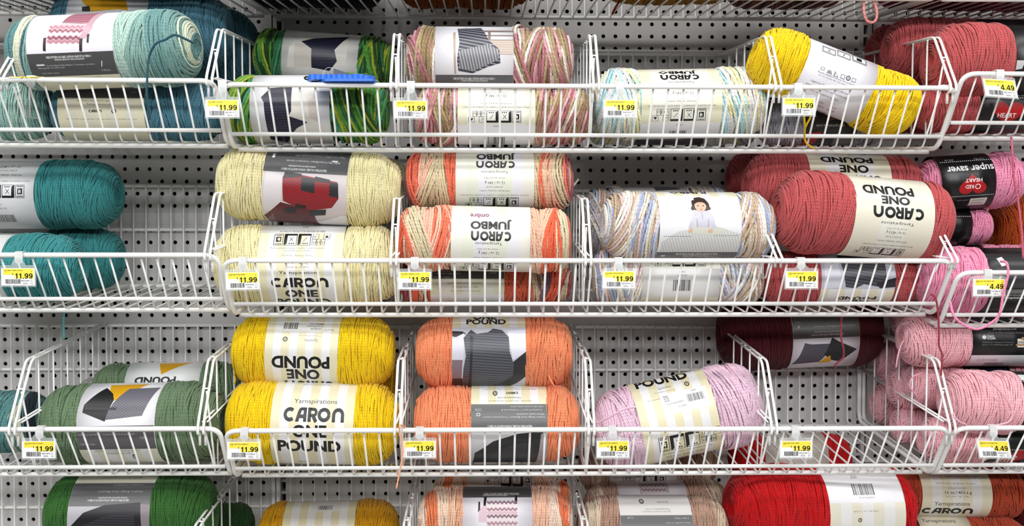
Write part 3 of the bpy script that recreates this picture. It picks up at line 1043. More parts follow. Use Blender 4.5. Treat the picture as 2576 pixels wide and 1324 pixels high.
# ------------------------------------------------------------------ upper row, left bay
skein('blue yarn skein standing high behind the teal and cream ombre skein', (362, 78), 432, 200, -.20, BLU, (208, 402), WHT,
      [('k', [(240, 8), (250, -16), (332, -16), (356, 30), (332, 27), (268, 33)], 'f0b429', 'd99a16', 40, 4, .4), ('p', [(244, 22), (262, 20), (266, 33), (246, 33)], '2a2a2a')])
skein('darker blue skein end showing deepest in the top left basket', (490, 120), 310, 190, -.07, BLU)
skein('teal and cream ombre skein with a chevron blanket picture, balanced on the rail', (266, 128), 470, 190, -.355, c_teal_ombre(), (110, 325), WHT, rho=.002, els=
      [('r', 110, 36, 325, 130, 'eceaf2'),
       ('k', [(205, 36), (272, 35), (258, 62), (190, 60)], 'c98f9f', '8c4a5b', 85, 8, .45),
       ('p', [(160, 96), (172, 64), (256, 61), (241, 108), (158, 108)], 'dfc3ca'),
       ('zig', 164, 66, 248, 108, ['c98a9b', 'a05f70', 'ecd3d6', '8f4f60', 'c08594'], 6, 2.6, 7),
       ('p', [(255, 63), (272, 70), (258, 96), (243, 97)], 'd0a8b6'),
       ('p', [(272, 35), (284, 35), (268, 72), (256, 64)], 'cfa6b4'),
       ('p', [(153, 96), (160, 94), (159, 127), (152, 126)], '3a2528'), ('p', [(243, 98), (251, 97), (249, 128), (242, 127)], '3a2528'), ('p', [(261, 88), (267, 86), (266, 107), (261, 107)], '3a2528'),
       ('r', 110, 130, 330, 186, GREY),
       ('t', FP, 214, 140, 112, 5.5, 0, 'eeeeee', 1), ('t', FP2, 215, 146, 74, 5.5, 0, 'eeeeee', 1),
       ('r', 130, 158, 150, 162, 'dddddd'), ('t', 'Crochet Ripple Ridge Blanket / Couverture crochetée', 214, 160, 120, 5, 0, 'cccccc'), ('t', 'Manta a ganchillo con ondas y crestas', 165, 167, 66, 5, 0, 'cccccc'),
       ('t', '5 balls / balles / madejas', 158, 180, 44, 4.5, 0, 'cccccc'), ('t', 'U.S. H/8 (5 mm)', 297, 173, 22, 6, 0, 'cccccc'), ('t', '/', 292, 157, 6, 14, 0, 'eeeeee', 1),
       ('r', 110, 186, 330, 240, CREAM), ('t', FREE3, 226, 192, 110, 4, 0, '5a5a52')],
      tilt=2, yaw=4, seed=21,
      strands=[([(486, 108, -.44), (470, 100, -.455), (440, 88, -.46), (415, 100, -.46), (392, 110, -.46), (376, 140, -.45), (371, 180, -.449), (370, 205, -.449), (369, 235, -.447), (373, 270, -.44), (377, 300, -.43)], '2c5664')])
skein('blue skein with a cream striped band lying on the floor of the top left basket', (350, 300), 420, 168, -.27, BLU, (176, 386), CREAM,
      [('stripes', 9, ['e9e3c6', 'e3dfcc']), ('ring', 215, 232, 'e6e0c4'), ('ring', 232, 267, GREY),
       ('t', 'Knit Blanket / Couverture au tricot / Manta tejida', 265, 241, 145, 5, 0, 'bdbdbd'), ('t', 'U.S. 9 (5.5 mm)', 357, 254, 14, 6, 0, 'bdbdbd'),
       ('t', FREE3, 277, 274, 108, 4, 0, '55554e'), ('t', YCOM, 278, 283, 62, 7, 0, '44443e'), ('L', 268, 299, 32, 7), ('q', 313, 299, 6),
       ('t', 'Made in USA of imported fiber / Fabriqué en É.-U. avec des fibres importées', 282, 318, 172, 4.5, 0, '44443e')])
skein('pale aqua ombre skein cut by the left edge, under the tilted price tag', (-45, 288), 350, 172, -.27, ombre([(0, '9dc3ba'), (.8, 'a9cbbf'), (.9, '8ab4ae'), (.97, '78a5a2')]), (-150, 2), CREAM)

# ------------------------------------------------------------------ upper row, centre bay
COUCH = 'ddd8cf'
skein('variegated green skein at the back with a navy throw picture', (818, 152), 345, 140, -.13, GRN, (722, 908), 'dcdad6',
      [('p', [(770, 92), (885, 98), (880, 165), (735, 170), (742, 120)], COUCH), ('p', [(755, 112), (800, 116), (798, 168), (752, 168)], 'cfc8bc'),
       ('k', [(770, 107), (800, 100), (886, 96), (852, 128), (858, 155), (838, 178), (818, 174), (795, 170), (796, 125)], '17172a', '262640', 95, 7, .4),
       ('ring', 70, 84, '3a3a3a')], tilt=-4, rho=.0027, slant=.03)
skein('variegated green skein pressed against the basket front, navy throw picture', (778, 287), 396, 190, -.295, GRN, (650, 845), 'e4e3e6',
      [('p', [(752, 238), (806, 240), (806, 298), (834, 325), (838, 366), (690, 366), (700, 300), (752, 296)], COUCH), ('p', [(792, 262), (812, 258), (820, 320), (796, 306)], 'cdc5bb'),
       ('k', [(690, 245), (700, 235), (752, 232), (752, 290), (745, 303), (790, 318), (762, 332), (745, 348), (728, 368), (690, 360), (688, 320), (685, 270), (678, 258)], '1b1a2c', '2b2a42', 92, 7, .4),
       ('ring', 372, 383, GREY), ('t', FP, 755, 377, 95, 4.5, 0, 'cfcfcf')], rho=.0027, slant=.032, yaw=2)
skein('rosewood pink skein on top, lace throw on a bench pictured on its band', (1232, 150), 420, 166, -.29, ROSEW, (1098, 1290), 'ebe9ee',
      [('r', 1216, 80, 1290, 84, '8c7a72'), ('r', 1216, 91, 1290, 94, '8c7a72'), ('r', 1216, 102, 1290, 105, '8c7a72'), ('r', 1228, 80, 1234, 104, '8c7a72'), ('k', [(1216, 104), (1290, 104), (1290, 138), (1216, 138)], 'c9b8ac', 'b3a094', 90, 6, .3),
       ('p', [(1142, 86), (1148, 84), (1150, 185), (1145, 185)], 'b9a394'),
       ('k', [(1152, 76), (1210, 74), (1230, 105), (1255, 125), (1258, 158), (1225, 168), (1190, 183), (1155, 178), (1152, 150), (1158, 110)], '3c3c46', '9a9aa6', 78, 9, .3),
       ('k', [(1156, 130), (1230, 112), (1252, 128), (1254, 150), (1222, 164), (1190, 178), (1158, 172)], '6d6f7a', 'b9b3b0', 12, 7, .35),
       ('ring', 187, 214, '5a5a5e'), ('t', FP, 1194, 196, 102, 5.5, 0, 'f0f0f0', 1), ('t', FP2, 1195, 201, 64, 5, 0, 'f0f0f0', 1), ('t', 'Crystal Lace Knit Blanket / Couverture dentelle', 1190, 210, 104, 4.5, 0, 'cfcfcf')],
      rho=.0028, slant=.03, seed=77)
skein('rosewood pink skein lying below, seen through the basket wires', (1265, 303), 440, 158, -.295, ROSEW, (1153, 1344), 'ebe8da',
      [('r', 1153, 228, 1344, 326, 'e8e4c9'), ('r', 1176, 228, 1320, 326, 'eceae0'), ('r', 1153, 324, 1344, 384, 'ececef'),
       ('t', 'Yarnspirations', 1266, 236, 60, 8, 1), ('t', '165 yds / vgs / yds / 544 m', 1250, 245, 55, 4, 1, '77776e'), ('t', '12 oz / 340 g', 1247, 253, 50, 9, 1), ('t', ACR, 1246, 272, 76, 5, 1), ('t', MACH, 1249, 281, 165, 4, 1),
       ('i', 1249, 304, 118, 28, 1), ('t', '294009', 1247, 327, 14, 4, 1), ('b', 1248, 358, 42, 28)], rho=.0028, slant=.03)
skein('pastel rainbow skein lying aslant behind the rail, upside down lettering', (1706, 262), 426, 178, -.285, BABY, (1600, 1798), 'edeadb',
      [('r', 1600, 175, 1798, 310, 'e9e5c6'), ('r', 1626, 175, 1770, 310, 'eceade'), ('r', 1600, 308, 1798, 380, 'eeeef1'),
       ('t', 'JUMBO', 1693, 185, 94, 9, 1, INKC, 2), ('L', 1697, 197, 95, 13, 1), ('t', 'Yarnspirations', 1699, 209, 65, 7, 1), ('t', '12 oz / 340 g', 1701, 235, 50, 9, 1), ('t', ACR, 1700, 255, 72, 5, 1),
       ('t', MACH, 1698, 266, 168, 4, 1), ('i', 1698, 288, 120, 29, 1), ('t', '294009', 1697, 312, 16, 4, 1), ('b', 1697, 333, 44, 13)], rho=.0027, slant=.03, tilt=1.2)
skein('second pastel rainbow skein beneath, mostly hidden by the basket floor rail', (1690, 326), 420, 100, -.15, BABY, (1595, 1765), '55555a',
      [('t', FP, 1680, 350, 90, 5, 0, 'bbbbbb'), ('t', FP2, 1680, 356, 60, 5, 0, 'bbbbbb')], rho=.0027, slant=.03)
skein('grey yarn skein with black label lying under the bright yellow skein', (2060, 318), 320, 132, -.24, GRA, (2008, 2138), '1b1b1d',
      [('t', 'yarnspirations.com', 2070, 325, 70, 9, 1, 'e8e8e8'), ('p', [(2010, 345), (2050, 340), (2035, 378), (2010, 378)], '9c1c22'), ('k', [(2062, 292), (2080, 292), (2082, 310), (2066, 314)], '8a5a2c', '5d3b1c', 40, 4, .5),
       ('p', [(2052, 345), (2080, 340), (2090, 370), (2060, 378)], '2c2c30'), ('r', 2085, 345, 2130, 378, '6b6b6e')], slant=.02,
      strands=[([(2026, 262, -.44), (2023, 290, -.44), (2025, 320, -.425), (2024, 345, -.40), (2030, 362, -.39), (2048, 374, -.375)], 'e8c20e', .0016), ([(2036, 262, -.44), (2040, 290, -.44), (2030, 312, -.43), (2024, 325, -.42)], 'e8c20e', .0016)])
skein('bright yellow skein with plain white label, steeply tilted down to the right', (2096, 208), 436, 163, -.335, YEL, (2000, 2168), 'e9e7ee',
      [('r', 2051, 120, 2087, 134, '8d8d90'), ('r', 2089, 131, 2125, 145, '8d8d90'), ('r', 2127, 143, 2166, 158, '8d8d90'),
       ('r', 2054, 123, 2084, 131, 'eeeeee'), ('r', 2092, 134, 2122, 142, 'eeeeee'), ('r', 2131, 146, 2162, 154, 'eeeeee'), ('t', 'X', 2069, 127, 9, 7, 0), ('t', '/', 2107, 138, 7, 7, 0), ('r', 2139, 147, 2153, 153, INKC),
       ('r', 2044, 163, 2054, 171, '8a8a8e'), ('r', 2046, 164.5, 2052, 169.5, 'e9e7ee'), ('p', [(2058, 177), (2072, 182), (2070, 172), (2062, 170)], '8a8a8e'), ('p', [(2080, 172), (2088, 189), (2074, 185)], '8a8a8e'), ('p', [(2081.5, 178), (2085, 186), (2078, 184)], 'e9e7ee'),
       ('r', 2093, 181, 2104, 192, '8a8a8e'), ('r', 2095, 183, 2102, 190, 'e9e7ee'), ('q', 2112, 190, 6), ('r', 2120, 190, 2131, 200, '8a8a8e'), ('r', 2122, 192, 2129, 198, 'e9e7ee'),
       ('t', 'Machine washable. Low iron. Do not bleach.', 2083, 190, 98, 5, 0, '55555a'), ('t', 'Do not tumble dry. Dry clean. Dry flat.', 2084, 198, 94, 5, 0, '55555a'),
       ('t', 'Suggestion: Please purchase sufficient', 2068, 212, 98, 6, 0, '55555a'), ('t', 'quantity of one dye lot to ensure uniformity', 2062, 221, 110, 6, 0, '55555a'), ('t', 'of color for completed project.', 2056, 231, 84, 6, 0, '55555a'),
       ('t', 'Color', 2056, 251, 14, 5, 0, '55555a'), ('t', 'Varsity Yellow', 2048, 259, 38, 6, 0, '55555a'), ('t', 'Lot #', 2087, 264, 14, 5, 0, '55555a'), ('t', '633028', 2083, 272, 20, 5, 0, '55555a'), ('b', 2062, 285, 34, 18)],
      tilt=-20.5, slant=.02, lump=.035, seed=5)

# ------------------------------------------------------------------ upper row, right bay
BLK = '141415'
skein('dark rose skein deepest in the upper right basket', (2350, 132), 330, 140, -.06, ROS)
skein('dusty rose skein in the second place back, its coiled end towards the yellow skein', (2420, 128), 390, 160, -.20, ROS, (2440, 2560), BLK)
skein('dusty rose skein behind the wires on the basket floor, rear of the lower layer', (2410, 295), 330, 120, -.17, ROS)
skein('dusty rose skein foremost on top, dark label leaving the picture at the right', (2552, 158), 448, 192, -.325, ROS, (2502, 2660), BLK,
      [('t', 'COATS & CLARK', 2546, 108, 28, 8, 1, 'e8e8e8', 1), ('q', 2550, 110, 4), ('t', 'yarnspirations.com', 2576, 132, 86, 9, 1, 'f0f0f0', 1), ('t', FREE3, 2576, 142, 100, 4, 1, 'cccccc'), ('r', 2500, 62, 2600, 64, 'e8e8e8'),
       ('p', [(2500, 152), (2524, 152), (2518, 172), (2500, 175)], 'c8c8c8'), ('k', [(2520, 153), (2560, 152), (2556, 190), (2540, 205), (2526, 180)], 'a3303c', '7d2430', 80, 6, .4)], seed=31, yaw=-3)
skein('dusty rose skein below with a black label and red heart', (2500, 298), 410, 150, -.315, ROS, (2438, 2610), BLK,
      [('t', 'NO DYE LOT / SANS LOT / SIN TEÑIR', 2514, 262, 76, 5.5, 0, 'e4e4e4', 1), ('dots', 2445, 2600, 269), ('heart', 2508, 309, 76, 58, 0), ('t', 'HEART', 2504, 312, 46, 11, 0, 'f2f2f2', 1), ('t', 'RED', 2508, 296, 30, 10, 0, 'b3161c', 1),
       ('r', 2450, 244, 2486, 254, 'b9b9b9'), ('t', 'Learn to knit and crochet at', 2528, 248, 56, 5, 0, 'a9a9a9')], tilt=-1)

# ------------------------------------------------------------------ middle row, left bay
TL = [('t', '16 oz / 453.6 g', 47, 421, 66, 8, 1), ('t', 'NET WEIGHT / POIDS NET / PESO NETO', 48, 431, 56, 4, 1, '66666a'), ('t', ACR, 55, 442, 74, 6, 1), ('t', MACH, 40, 457, 150, 4, 1), ('i', 42, 482, 122, 31, 1), ('t', '513048', 38, 514, 14, 4, 1), ('b', 47, 548, 48, 18), ('t', 'Color / Couleur 00548', 42, 524, 30, 5, 1, '55555a')]
skein('teal skein at the back of the lower pair, its end beside bare pegboard', (90, 655), 428, 160, -.15, TEA, (-110, 135), 'e2e2e2', [('r', 22, 576, 60, 579, INKC), ('r', 70, 575, 96, 578, INKC), ('t', 'Color / Couleur', 40, 590, 30, 5, 1, '55555a')], seed=41)
skein('teal skein resting on top of the other two, upside down label', (78, 490), 444, 176, -.20, TEA, (-110, 126), 'dfe0e2', TL, seed=43, yaw=2)
skein('teal skein in front against the basket wires, behind the teal price tag', (8, 688), 400, 190, -.30, TEA, (-180, 44), 'e4e4e4', [('r', -20, 690, 12, 700, INKC), ('o', -4, 745, 12, 10, INKC)], seed=45, yaw=3)

# ------------------------------------------------------------------ middle row, centre bay
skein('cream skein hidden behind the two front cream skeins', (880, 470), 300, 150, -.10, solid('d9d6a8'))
skein('cream skein on top with a red and black checked blanket picture', (781, 471), 456, 188, -.29, CRM, (680, 884), 'e9e8ec',
      [('r', 676, 438, 890, 575, 'd3c9ca'), ('p', [(672, 440), (730, 445), (724, 520), (690, 545), (672, 530)], 'cfcaca'), ('p', [(690, 430), (730, 445), (722, 515), (700, 530), (676, 525)], 'ded6d8'),
       ('p', [(676, 540), (722, 508), (800, 528), (806, 566), (690, 570)], '5d2428'), ('p', [(680, 548), (700, 535), (700, 570), (684, 570)], '7a5a58'),
       ('k', [(729, 505), (730, 447), (742, 436), (862, 460), (864, 500), (846, 522), (800, 528), (760, 520)], 'a4232b', '5a1218', 35, 5, .35),
       ('k', [(775, 447), (808, 452), (806, 487), (774, 480)], '232325', '3a3a3e', 90, 5, .3), ('k', [(843, 460), (864, 463), (864, 498), (842, 494)], '232325', '3a3a3e', 90, 5, .3),
       ('k', [(735, 434), (776, 440), (774, 447), (731, 450)], '232325', '3a3a3e', 90, 5, .3), ('k', [(808, 446), (844, 454), (842, 462), (808, 458)], '2a1a1c', '3a3a3e', 90, 5, .3),
       ('k', [(730, 522), (760, 520), (758, 536), (728, 534)], '242225', '3a3a3e', 90, 5, .3), ('k', [(758, 512), (785, 516), (782, 524), (757, 522)], '3a1418', '242225', 60, 5, .5), ('k', [(790, 528), (832, 526), (828, 540), (788, 542)], '242225', '3a3a3e', 90, 5, .3),
       ('p', [(806, 556), (868, 540), (888, 545), (888, 580), (808, 580)], 'e3e1e6'),
       ('r', 676, 376, 892, 438, '565658'), ('r', 700, 390, 706, 400, 'eeeeee'), ('t', FP, 780, 430, 110, 5.5, 1, 'f0f0f0', 1), ('t', FP2, 775, 422, 66, 5, 1, 'f0f0f0', 1), ('t', 'Buffalo Mini Crochet Blanket / Couverture à carreaux', 800, 411, 130, 5, 1, 'cfcfcf'), ('t', 'Main Color (MC) / Couleur principale (CP)', 815, 397, 120, 5, 1, 'cfcfcf'), ('r', 846, 408, 860, 411, 'e0e0e0')],
      tilt=-3, slant=.012, seed=51)
skein('cream skein below with black capital lettering, behind the rail', (778, 667), 460, 206, -.285, CRM, (670, 876), 'ecebe8',
      [('stripes', 9, ['ece5c2', 'efeff0'], 590, 775), ('t', 'NO DYE LOT / PAS DE LOT DE TEINTURE / SIN TEÑIR', 772, 585, 110, 5, 0), ('t', '294010', 776, 574, 16, 4, 1), ('i', 769, 606, 124, 28, 0), ('t', MACH, 766, 627, 132, 5, 0), ('t', 'Se puede lavar y secar a máquina.', 766, 633, 66, 5, 0), ('t', ACR, 766, 645, 75, 6, 0),
       ('t', '16 oz / 453.6 g', 766, 663, 52, 7, 0), ('t', '812 yds / vgs / yds / 742 m', 768, 673, 52, 4, 0), ('t', 'Yarnspirations', 771, 687, 98, 10, 0), ('L', 771, 711, 138, 25), ('t', 'ONE', 772, 737, 80, 18, 0, INKC, 2), ('t', 'POUND', 772, 757, 134, 14, 0, INKC, 2)], slant=.014, seed=53)
OMB = [('stripes', 7, ['ecebe0', 'e6ead8', 'ebe9ee'])]
skein('coral and tan ombre skein lowest in its stack, behind the wires', (1222, 724), 430, 128, -.255, CORAL(2), (1085, 1268), 'ecebe4',
      [('ring', 690, 718, '4a4a4a'), ('t', 'Easy Knit Blanket / Couverture au tricot', 1170, 699, 120, 5, 0, 'c9c9c9'), ('t', 'Almohada de musgo matizado', 1130, 705, 60, 5, 0, 'c9c9c9'), ('t', 'U.S. 8 (5 mm)', 1240, 704, 16, 6, 0, 'e0e0e0'), ('t', '2 balls / balles / madejas', 1112, 714, 40, 4.5, 0, 'c9c9c9'),
       ('stripes', 7, ['e6e6cc', 'ecece4'], 718, 760), ('t', FREE3, 1170, 729, 84, 4, 0, '55554e'), ('t', YCOM, 1172, 738, 62, 7, 0, '44443e'), ('t', 'Made in India / Fabriqué en Inde / Hecho en India', 1172, 748, 72, 4.5, 0, '44443e'), ('ring', 757, 790, 'f0f0f2')], rho=.0022, slant=.022)
skein('coral and tan ombre skein on top of its stack, upside down lettering', (1232, 455), 418, 150, -.27, CORAL(0), (1148, 1341), 'eaeae4',
      OMB + [('t', 'ombre', 1228, 384, 46, 7, 1, '8a3a5c', 1), ('t', 'JUMBO', 1247, 395, 96, 17, 1, '2c2a2a', 2), ('L', 1246, 415, 95, 18, 1, '332f2e'), ('t', 'Yarnspirations', 1244, 433, 66, 9, 1), ('t', '595 yds / vgs / yds / 544 m', 1243, 448, 52, 4, 1), ('t', '12 oz / 340 g', 1244, 459, 48, 9, 1), ('t', 'NET WEIGHT / POIDS NET', 1243, 470, 40, 4, 1, '66666a'), ('t', ACR, 1243, 479, 74, 5, 1), ('t', MACH, 1243, 490, 168, 4, 1), ('i', 1242, 507, 120, 23, 1)],
      rho=.0022, slant=.022, seed=61, strands=[([(1440, 470, -.26), (1450, 458, -.255), (1455, 452, -.25)], 'e9dcc8')])
skein('coral and tan ombre skein leaning over the rail in the middle of its stack', (1219, 601), 434, 168, -.335, CORAL(1), (1137, 1331), 'eaeae4',
      OMB + [('t', 'ombre', 1207, 545, 46, 11, 1, '8a3a5c', 1), ('t', 'JUMBO', 1235, 566, 100, 25, 1, '2c2a2a', 2), ('L', 1235, 594, 98, 25, 1, '2c2a2a'), ('t', 'Yarnspirations', 1229, 612, 66, 10, 1), ('t', '595 yds / vgs / yds / 544 m', 1226, 626, 50, 4, 1), ('t', '12 oz / 340 g', 1229, 635, 50, 9, 1), ('t', ACR, 1228, 647, 74, 4, 1), ('i', 1230, 668, 120, 20, 1)],
      tilt=-1.2, rho=.0022, slant=.022, seed=63, strands=[([(1338, 525, -.40), (1345, 560, -.405), (1344, 600, -.407), (1346, 648, -.40)], 'f2c4a8')])
skein('seashell pastel skein at the back of its bin, in shadow', (1652, 555), 380, 172, -.12, SEASH, (1562, 1722), 'dcdad8', [('k', [(1640, 468), (1700, 466), (1706, 478), (1642, 482)], '20202e', '2e2e40', 90, 6, .4)], rho=.0024, slant=.03)
skein('seashell pastel skein lying on the basket floor behind its price tag', (1702, 710), 424, 158, -.28, SEASH, (1605, 1798), 'e9e8e6',
      [('r', 1605, 640, 1798, 690, 'e9e6d6'), ('i', 1704, 672, 114, 25, 1), ('t', '294009', 1703, 698, 16, 4, 1), ('t', 'Color / Couleur 09019', 1703, 707, 24, 6, 1, '55555a'), ('b', 1704, 731, 46, 27), ('ring', 760, 775, 'e6e2cc')], rho=.0026, slant=.03)
SKIN = 'e3b79c'
skein('seashell pastel skein in front with a picture of a seated baby', (1729, 567), 428, 172, -.325, SEASH, (1640, 1843), 'efeff1',
      [('stripes', 9, ['ece6c8', 'f0f0f0'], 482, 497), ('t', 'JUMBO', 1725, 485, 98, 8, 1, INKC, 2), ('r', 1640, 497, 1843, 632, 'f0f1f4'),
       ('k', [(1647, 608), (1668, 592), (1690, 581), (1735, 574), (1790, 574), (1815, 580), (1843, 588), (1843, 633), (1647, 633)], 'cfd0d0', 'e4e4e2', 20, 7, .5), ('dots', 1650, 1720, 594, '6d6d66'), ('dots', 1775, 1838, 592, '7d7d76'),
       ('p', [(1715, 562), (1735, 556), (1772, 558), (1782, 570), (1806, 577), (1800, 588), (1760, 592), (1722, 588)], 'd9d9cd'),
       ('p', [(1727, 532), (1745, 528), (1762, 532), (1774, 548), (1778, 575), (1768, 578), (1764, 558), (1762, 572), (1730, 572), (1728, 556), (1718, 578), (1710, 574), (1719, 548)], 'cfccdb'), ('p', [(1744, 530), (1748, 545), (1746, 556), (1742, 545)], 'bdb9cc'), ('p', [(1730, 552), (1733, 550), (1734, 572), (1731, 572)], 'b3afc2'), ('p', [(1759, 552), (1762, 552), (1762, 572), (1759, 572)], 'b3afc2'),
       ('o', 1716, 580, 5, 5, SKIN), ('o', 1765, 581, 6, 5, SKIN),
       ('p', [(1722, 522), (1723, 508), (1732, 500), (1745, 498), (1757, 502), (1765, 514), (1766, 526), (1758, 532), (1728, 530)], '33231f'), ('o', 1723, 526, 4, 5, '33231f'), ('o', 1764, 526, 4, 4, '33231f'),
       ('o', 1743, 520, 14.5, 14, SKIN), ('p', [(1728, 516), (1732, 507), (1745, 503), (1757, 508), (1759, 517), (1750, 511), (1738, 511)], '33231f'),
       ('o', 1737, 520, 2.2, 1.3, '2a1c18'), ('o', 1750, 520, 2.2, 1.3, '2a1c18'), ('o', 1744, 525, 1.6, 1.2, 'c9937a'), ('o', 1744, 529, 3, 1.2, 'b4645c'), ('r', 1726, 503, 1730, 506, 'f2dfe4'),
       ('r', 1640, 633, 1843, 660, '5a5b5e'), ('t', 'FREE PATTERN ON LABEL / PATRON GRATUIT AU VERSO', 1742, 638, 106, 4.5, 0, 'e8e8e8', 1), ('t', FP2, 1742, 643, 66, 4, 0, 'e8e8e8', 1), ('r', 1654, 641, 1664, 644, 'e0e0e0')],
      rho=.0026, slant=.03, seed=71, yaw=-3)
skein('dark rose skein deepest behind the two upper rose skeins', (1990, 455), 320, 150, -.06, ROS)
RP = lambda dx, dy, s=1.0: [('t', 'POUND', 2200 + dx, 479 + dy, 130 * s, 21, 1, INKC, 2), ('t', 'ONE', 2213 + dx, 503 + dy, 72 * s, 20, 1, INKC, 2), ('L', 2217 + dx, 532 + dy, 128 * s, 30, 1)]
skein('dusty rose skein lying on the basket floor, grey throw picture, lettering upside down', (2112, 712), 400, 150, -.275, ROS, (2045, 2228), 'e2e2e8',
      [('r', 2045, 640, 2228, 740, 'c3c6d4'), ('p', [(2056, 660), (2085, 655), (2095, 735), (2050, 740)], 'd9dbe6'), ('k', [(2088, 650), (2100, 640), (2190, 640), (2205, 665), (2205, 715), (2190, 735), (2150, 728), (2130, 738), (2105, 735)], '55565f', '3a3b44', 80, 8, .45), ('p', [(2180, 725), (2228, 712), (2228, 735), (2190, 738)], '2a2a30'),
       ('stripes', 9, ['e6dfc4', 'e9e9ea'], 740, 790), ('t', 'POUND', 2138, 762, 100, 8, 1, INKC, 2), ('t', 'ONE', 2150, 770, 50, 8, 1, INKC, 2)])
skein('dusty rose skein at the rear with bold upside down lettering', (2092, 470), 440, 170, -.23, ROS, (2012, 2212), 'e6e1d2',
      [('stripes', 5, ['e9e4ce', 'e9e9ec'], 385, 560), ('t', 'POUND', 2110, 404, 130, 14, 1, INKC, 2), ('t', 'ONE', 2122, 426, 72, 19, 1, INKC, 2), ('L', 2128, 452, 120, 24, 1)], tilt=-1.5, seed=81)
skein('dusty rose skein in front, bold upside down lettering, coiled end to the left', (2167, 545), 442, 208, -.335, ROS, (2106, 2306), 'ebe6d6', rho=.0019, els=
      [('stripes', 3, ['ebe6d3', 'eaeaec', 'ebe6d3']), ('r', 2175, 440, 2240, 660, 'eeebdf')] + RP(-2, 0) + [('t', 'Yarnspirations', 2213, 558, 84, 10, 1), ('t', '812 yds / vgs / yds / 742 m', 2212, 571, 50, 4, 1), ('t', '16 oz / 453.6 g', 2211, 580, 48, 9, 1), ('t', 'NET WEIGHT / POIDS NET', 2208, 591, 40, 4, 1, '66666a'), ('t', ACR, 2207, 602, 76, 6, 1), ('t', MACH, 2200, 612, 130, 4, 1), ('i', 2192, 628, 112, 18, 1)],
      tilt=-4.5, yaw=-4, seed=83)

# ------------------------------------------------------------------ middle row, right bay
skein('rust orange skein at the back beyond the bright pink skeins', (2640, 580), 290, 190, -.12, solid('c2521c'))
skein('bright pink skein in the middle layer, mostly behind the rose skein', (2370, 568), 240, 100, -.24, HOT, (2330, 2424), BLK, [('dots', 2335, 2422, 545)])
skein('bright pink skein on top with a black label and upside down red heart', (2440, 457), 256, 142, -.265, HOT, (2338, 2472), BLK,
      [('t', 'super saver', 2410, 423, 116, 17, 1, 'f2f2f2', 1), ('heart', 2414, 464, 68, 50, 1), ('t', 'HEART', 2416, 456, 42, 9, 1, 'f4f0f0', 1), ('t', 'RED', 2406, 472, 22, 9, 1, 'f4f0f0', 1), ('t', 'O', 2427, 471, 14, 13, 1, 'f4f0f0'), ('dots', 2340, 2470, 408), ('dots', 2342, 2472, 494), ('r', 2416, 499, 2458, 516, 'e4e2dc'), ('r', 2420, 502, 2452, 505, 'b9b4a8'), ('r', 2420, 509, 2448, 511, 'b9b4a8'),
       ('t', '7 oz / 198 g', 2440, 402, 24, 5, 1, 'c9c9c9'), ('t', '364 yds', 2366, 406, 22, 4, 1, 'c9c9c9'), ('t', 'acrylic yarn', 2398, 505, 30, 4, 1, 'a9a9a9')], tilt=4, seed=91)
skein('bright pink skein at the back of the lower layer, label turned up', (2520, 650), 300, 70, -.23, HOT, (2400, 2462), BLK, [('q', 2432, 630, 3), ('dots', 2402, 2460, 640)])
skein('bright pink skein in front on the basket floor, red garment picture on its black label', (2455, 705), 290, 168, -.325, HOT, (2452, 2592), BLK,
      [('ring', 640, 655, '2b2b2d'), ('p', [(2475, 652), (2490, 648), (2498, 668), (2482, 672)], 'dcdcdc'), ('k', [(2545, 660), (2590, 655), (2590, 725), (2555, 725), (2548, 690)], 'd94a55', 'b3343f', 60, 5, .4), ('p', [(2470, 690), (2540, 690), (2540, 725), (2470, 725)], '39393c'),
       ('ring', 728, 738, '77777a'), ('t', FREE3, 2530, 742, 90, 4, 0, 'd0d0d0'), ('t', 'yarnspirations.com', 2522, 749, 64, 7, 0, 'f0f0f0', 1), ('ring', 765, 785, '2b2a28')], seed=93)

# ------------------------------------------------------------------ lower row, left bay
skein('dark teal ombre skein cut by the left edge, under the free standing divider', (-20, 1068), 285, 165, -.24, ombre([(0, '5d8f8e'), (.76, 'd3d3bb'), (.84, '466f74'), (.87, '16242e'), (.95, '3d6568')]))
skein('sage green skein at the back, its band upside down', (425, 985), 365, 152, -.14, SAG, (338, 520), 'e6e8e8', rho=.002, els=
      [('k', [(408, 916), (492, 914), (462, 924), (424, 944)], 'e8b01c', 'c9920f', 60, 5, .35), ('t', 'POUND', 412, 958, 100, 18, 1, INKC, 2)], tilt=1, seed=101)
skein('sage green skein in front with a picture of three knitted pillows', (340, 1066), 448, 208, -.30, SAG, (236, 428), 'ecebf0', rho=.002, els=
      [('k', [(289, 975), (385, 971), (357, 994), (318, 1014), (301, 996)], 'e8b01c', 'c9920f', 50, 5, .35), ('p', [(248, 1024), (285, 982), (310, 997), (318, 1012), (306, 1064), (248, 1043)], '1d1d1f'),
       ('k', [(345, 984), (421, 980), (405, 1020), (396, 1049), (306, 1060), (318, 1020)], '77757f', '5b5963', 55, 5, .4), ('p', [(252, 1030), (330, 1030), (330, 1036), (252, 1036)], '3a3a3c'),
       ('ring', 1074, 1130, '5a585c'), ('t', FP, 330, 1081, 170, 6, 0, 'f0f0f0', 1), ('t', 'Pebble Pop Knit Pillows / Coussin tricoté et de petite taille', 310, 1095, 140, 5, 0, 'c9c9c9'), ('t', 'U.S. 9 (5.5 mm)', 400, 1102, 16, 8, 0, 'e0e0e0'), ('t', '3 balls / balles / madejas', 262, 1119, 36, 5, 0, 'c9c9c9'), ('stripes', 9, ['e9e4cf', 'efefef'], 1130, 1165), ('t', FREE3, 330, 1134, 110, 4.5, 0, '55554e'), ('t', YCOM, 330, 1140, 62, 7, 0, '44443e'), ('q', 368, 1148, 6)],
      tilt=1.5, yaw=3, seed=103)

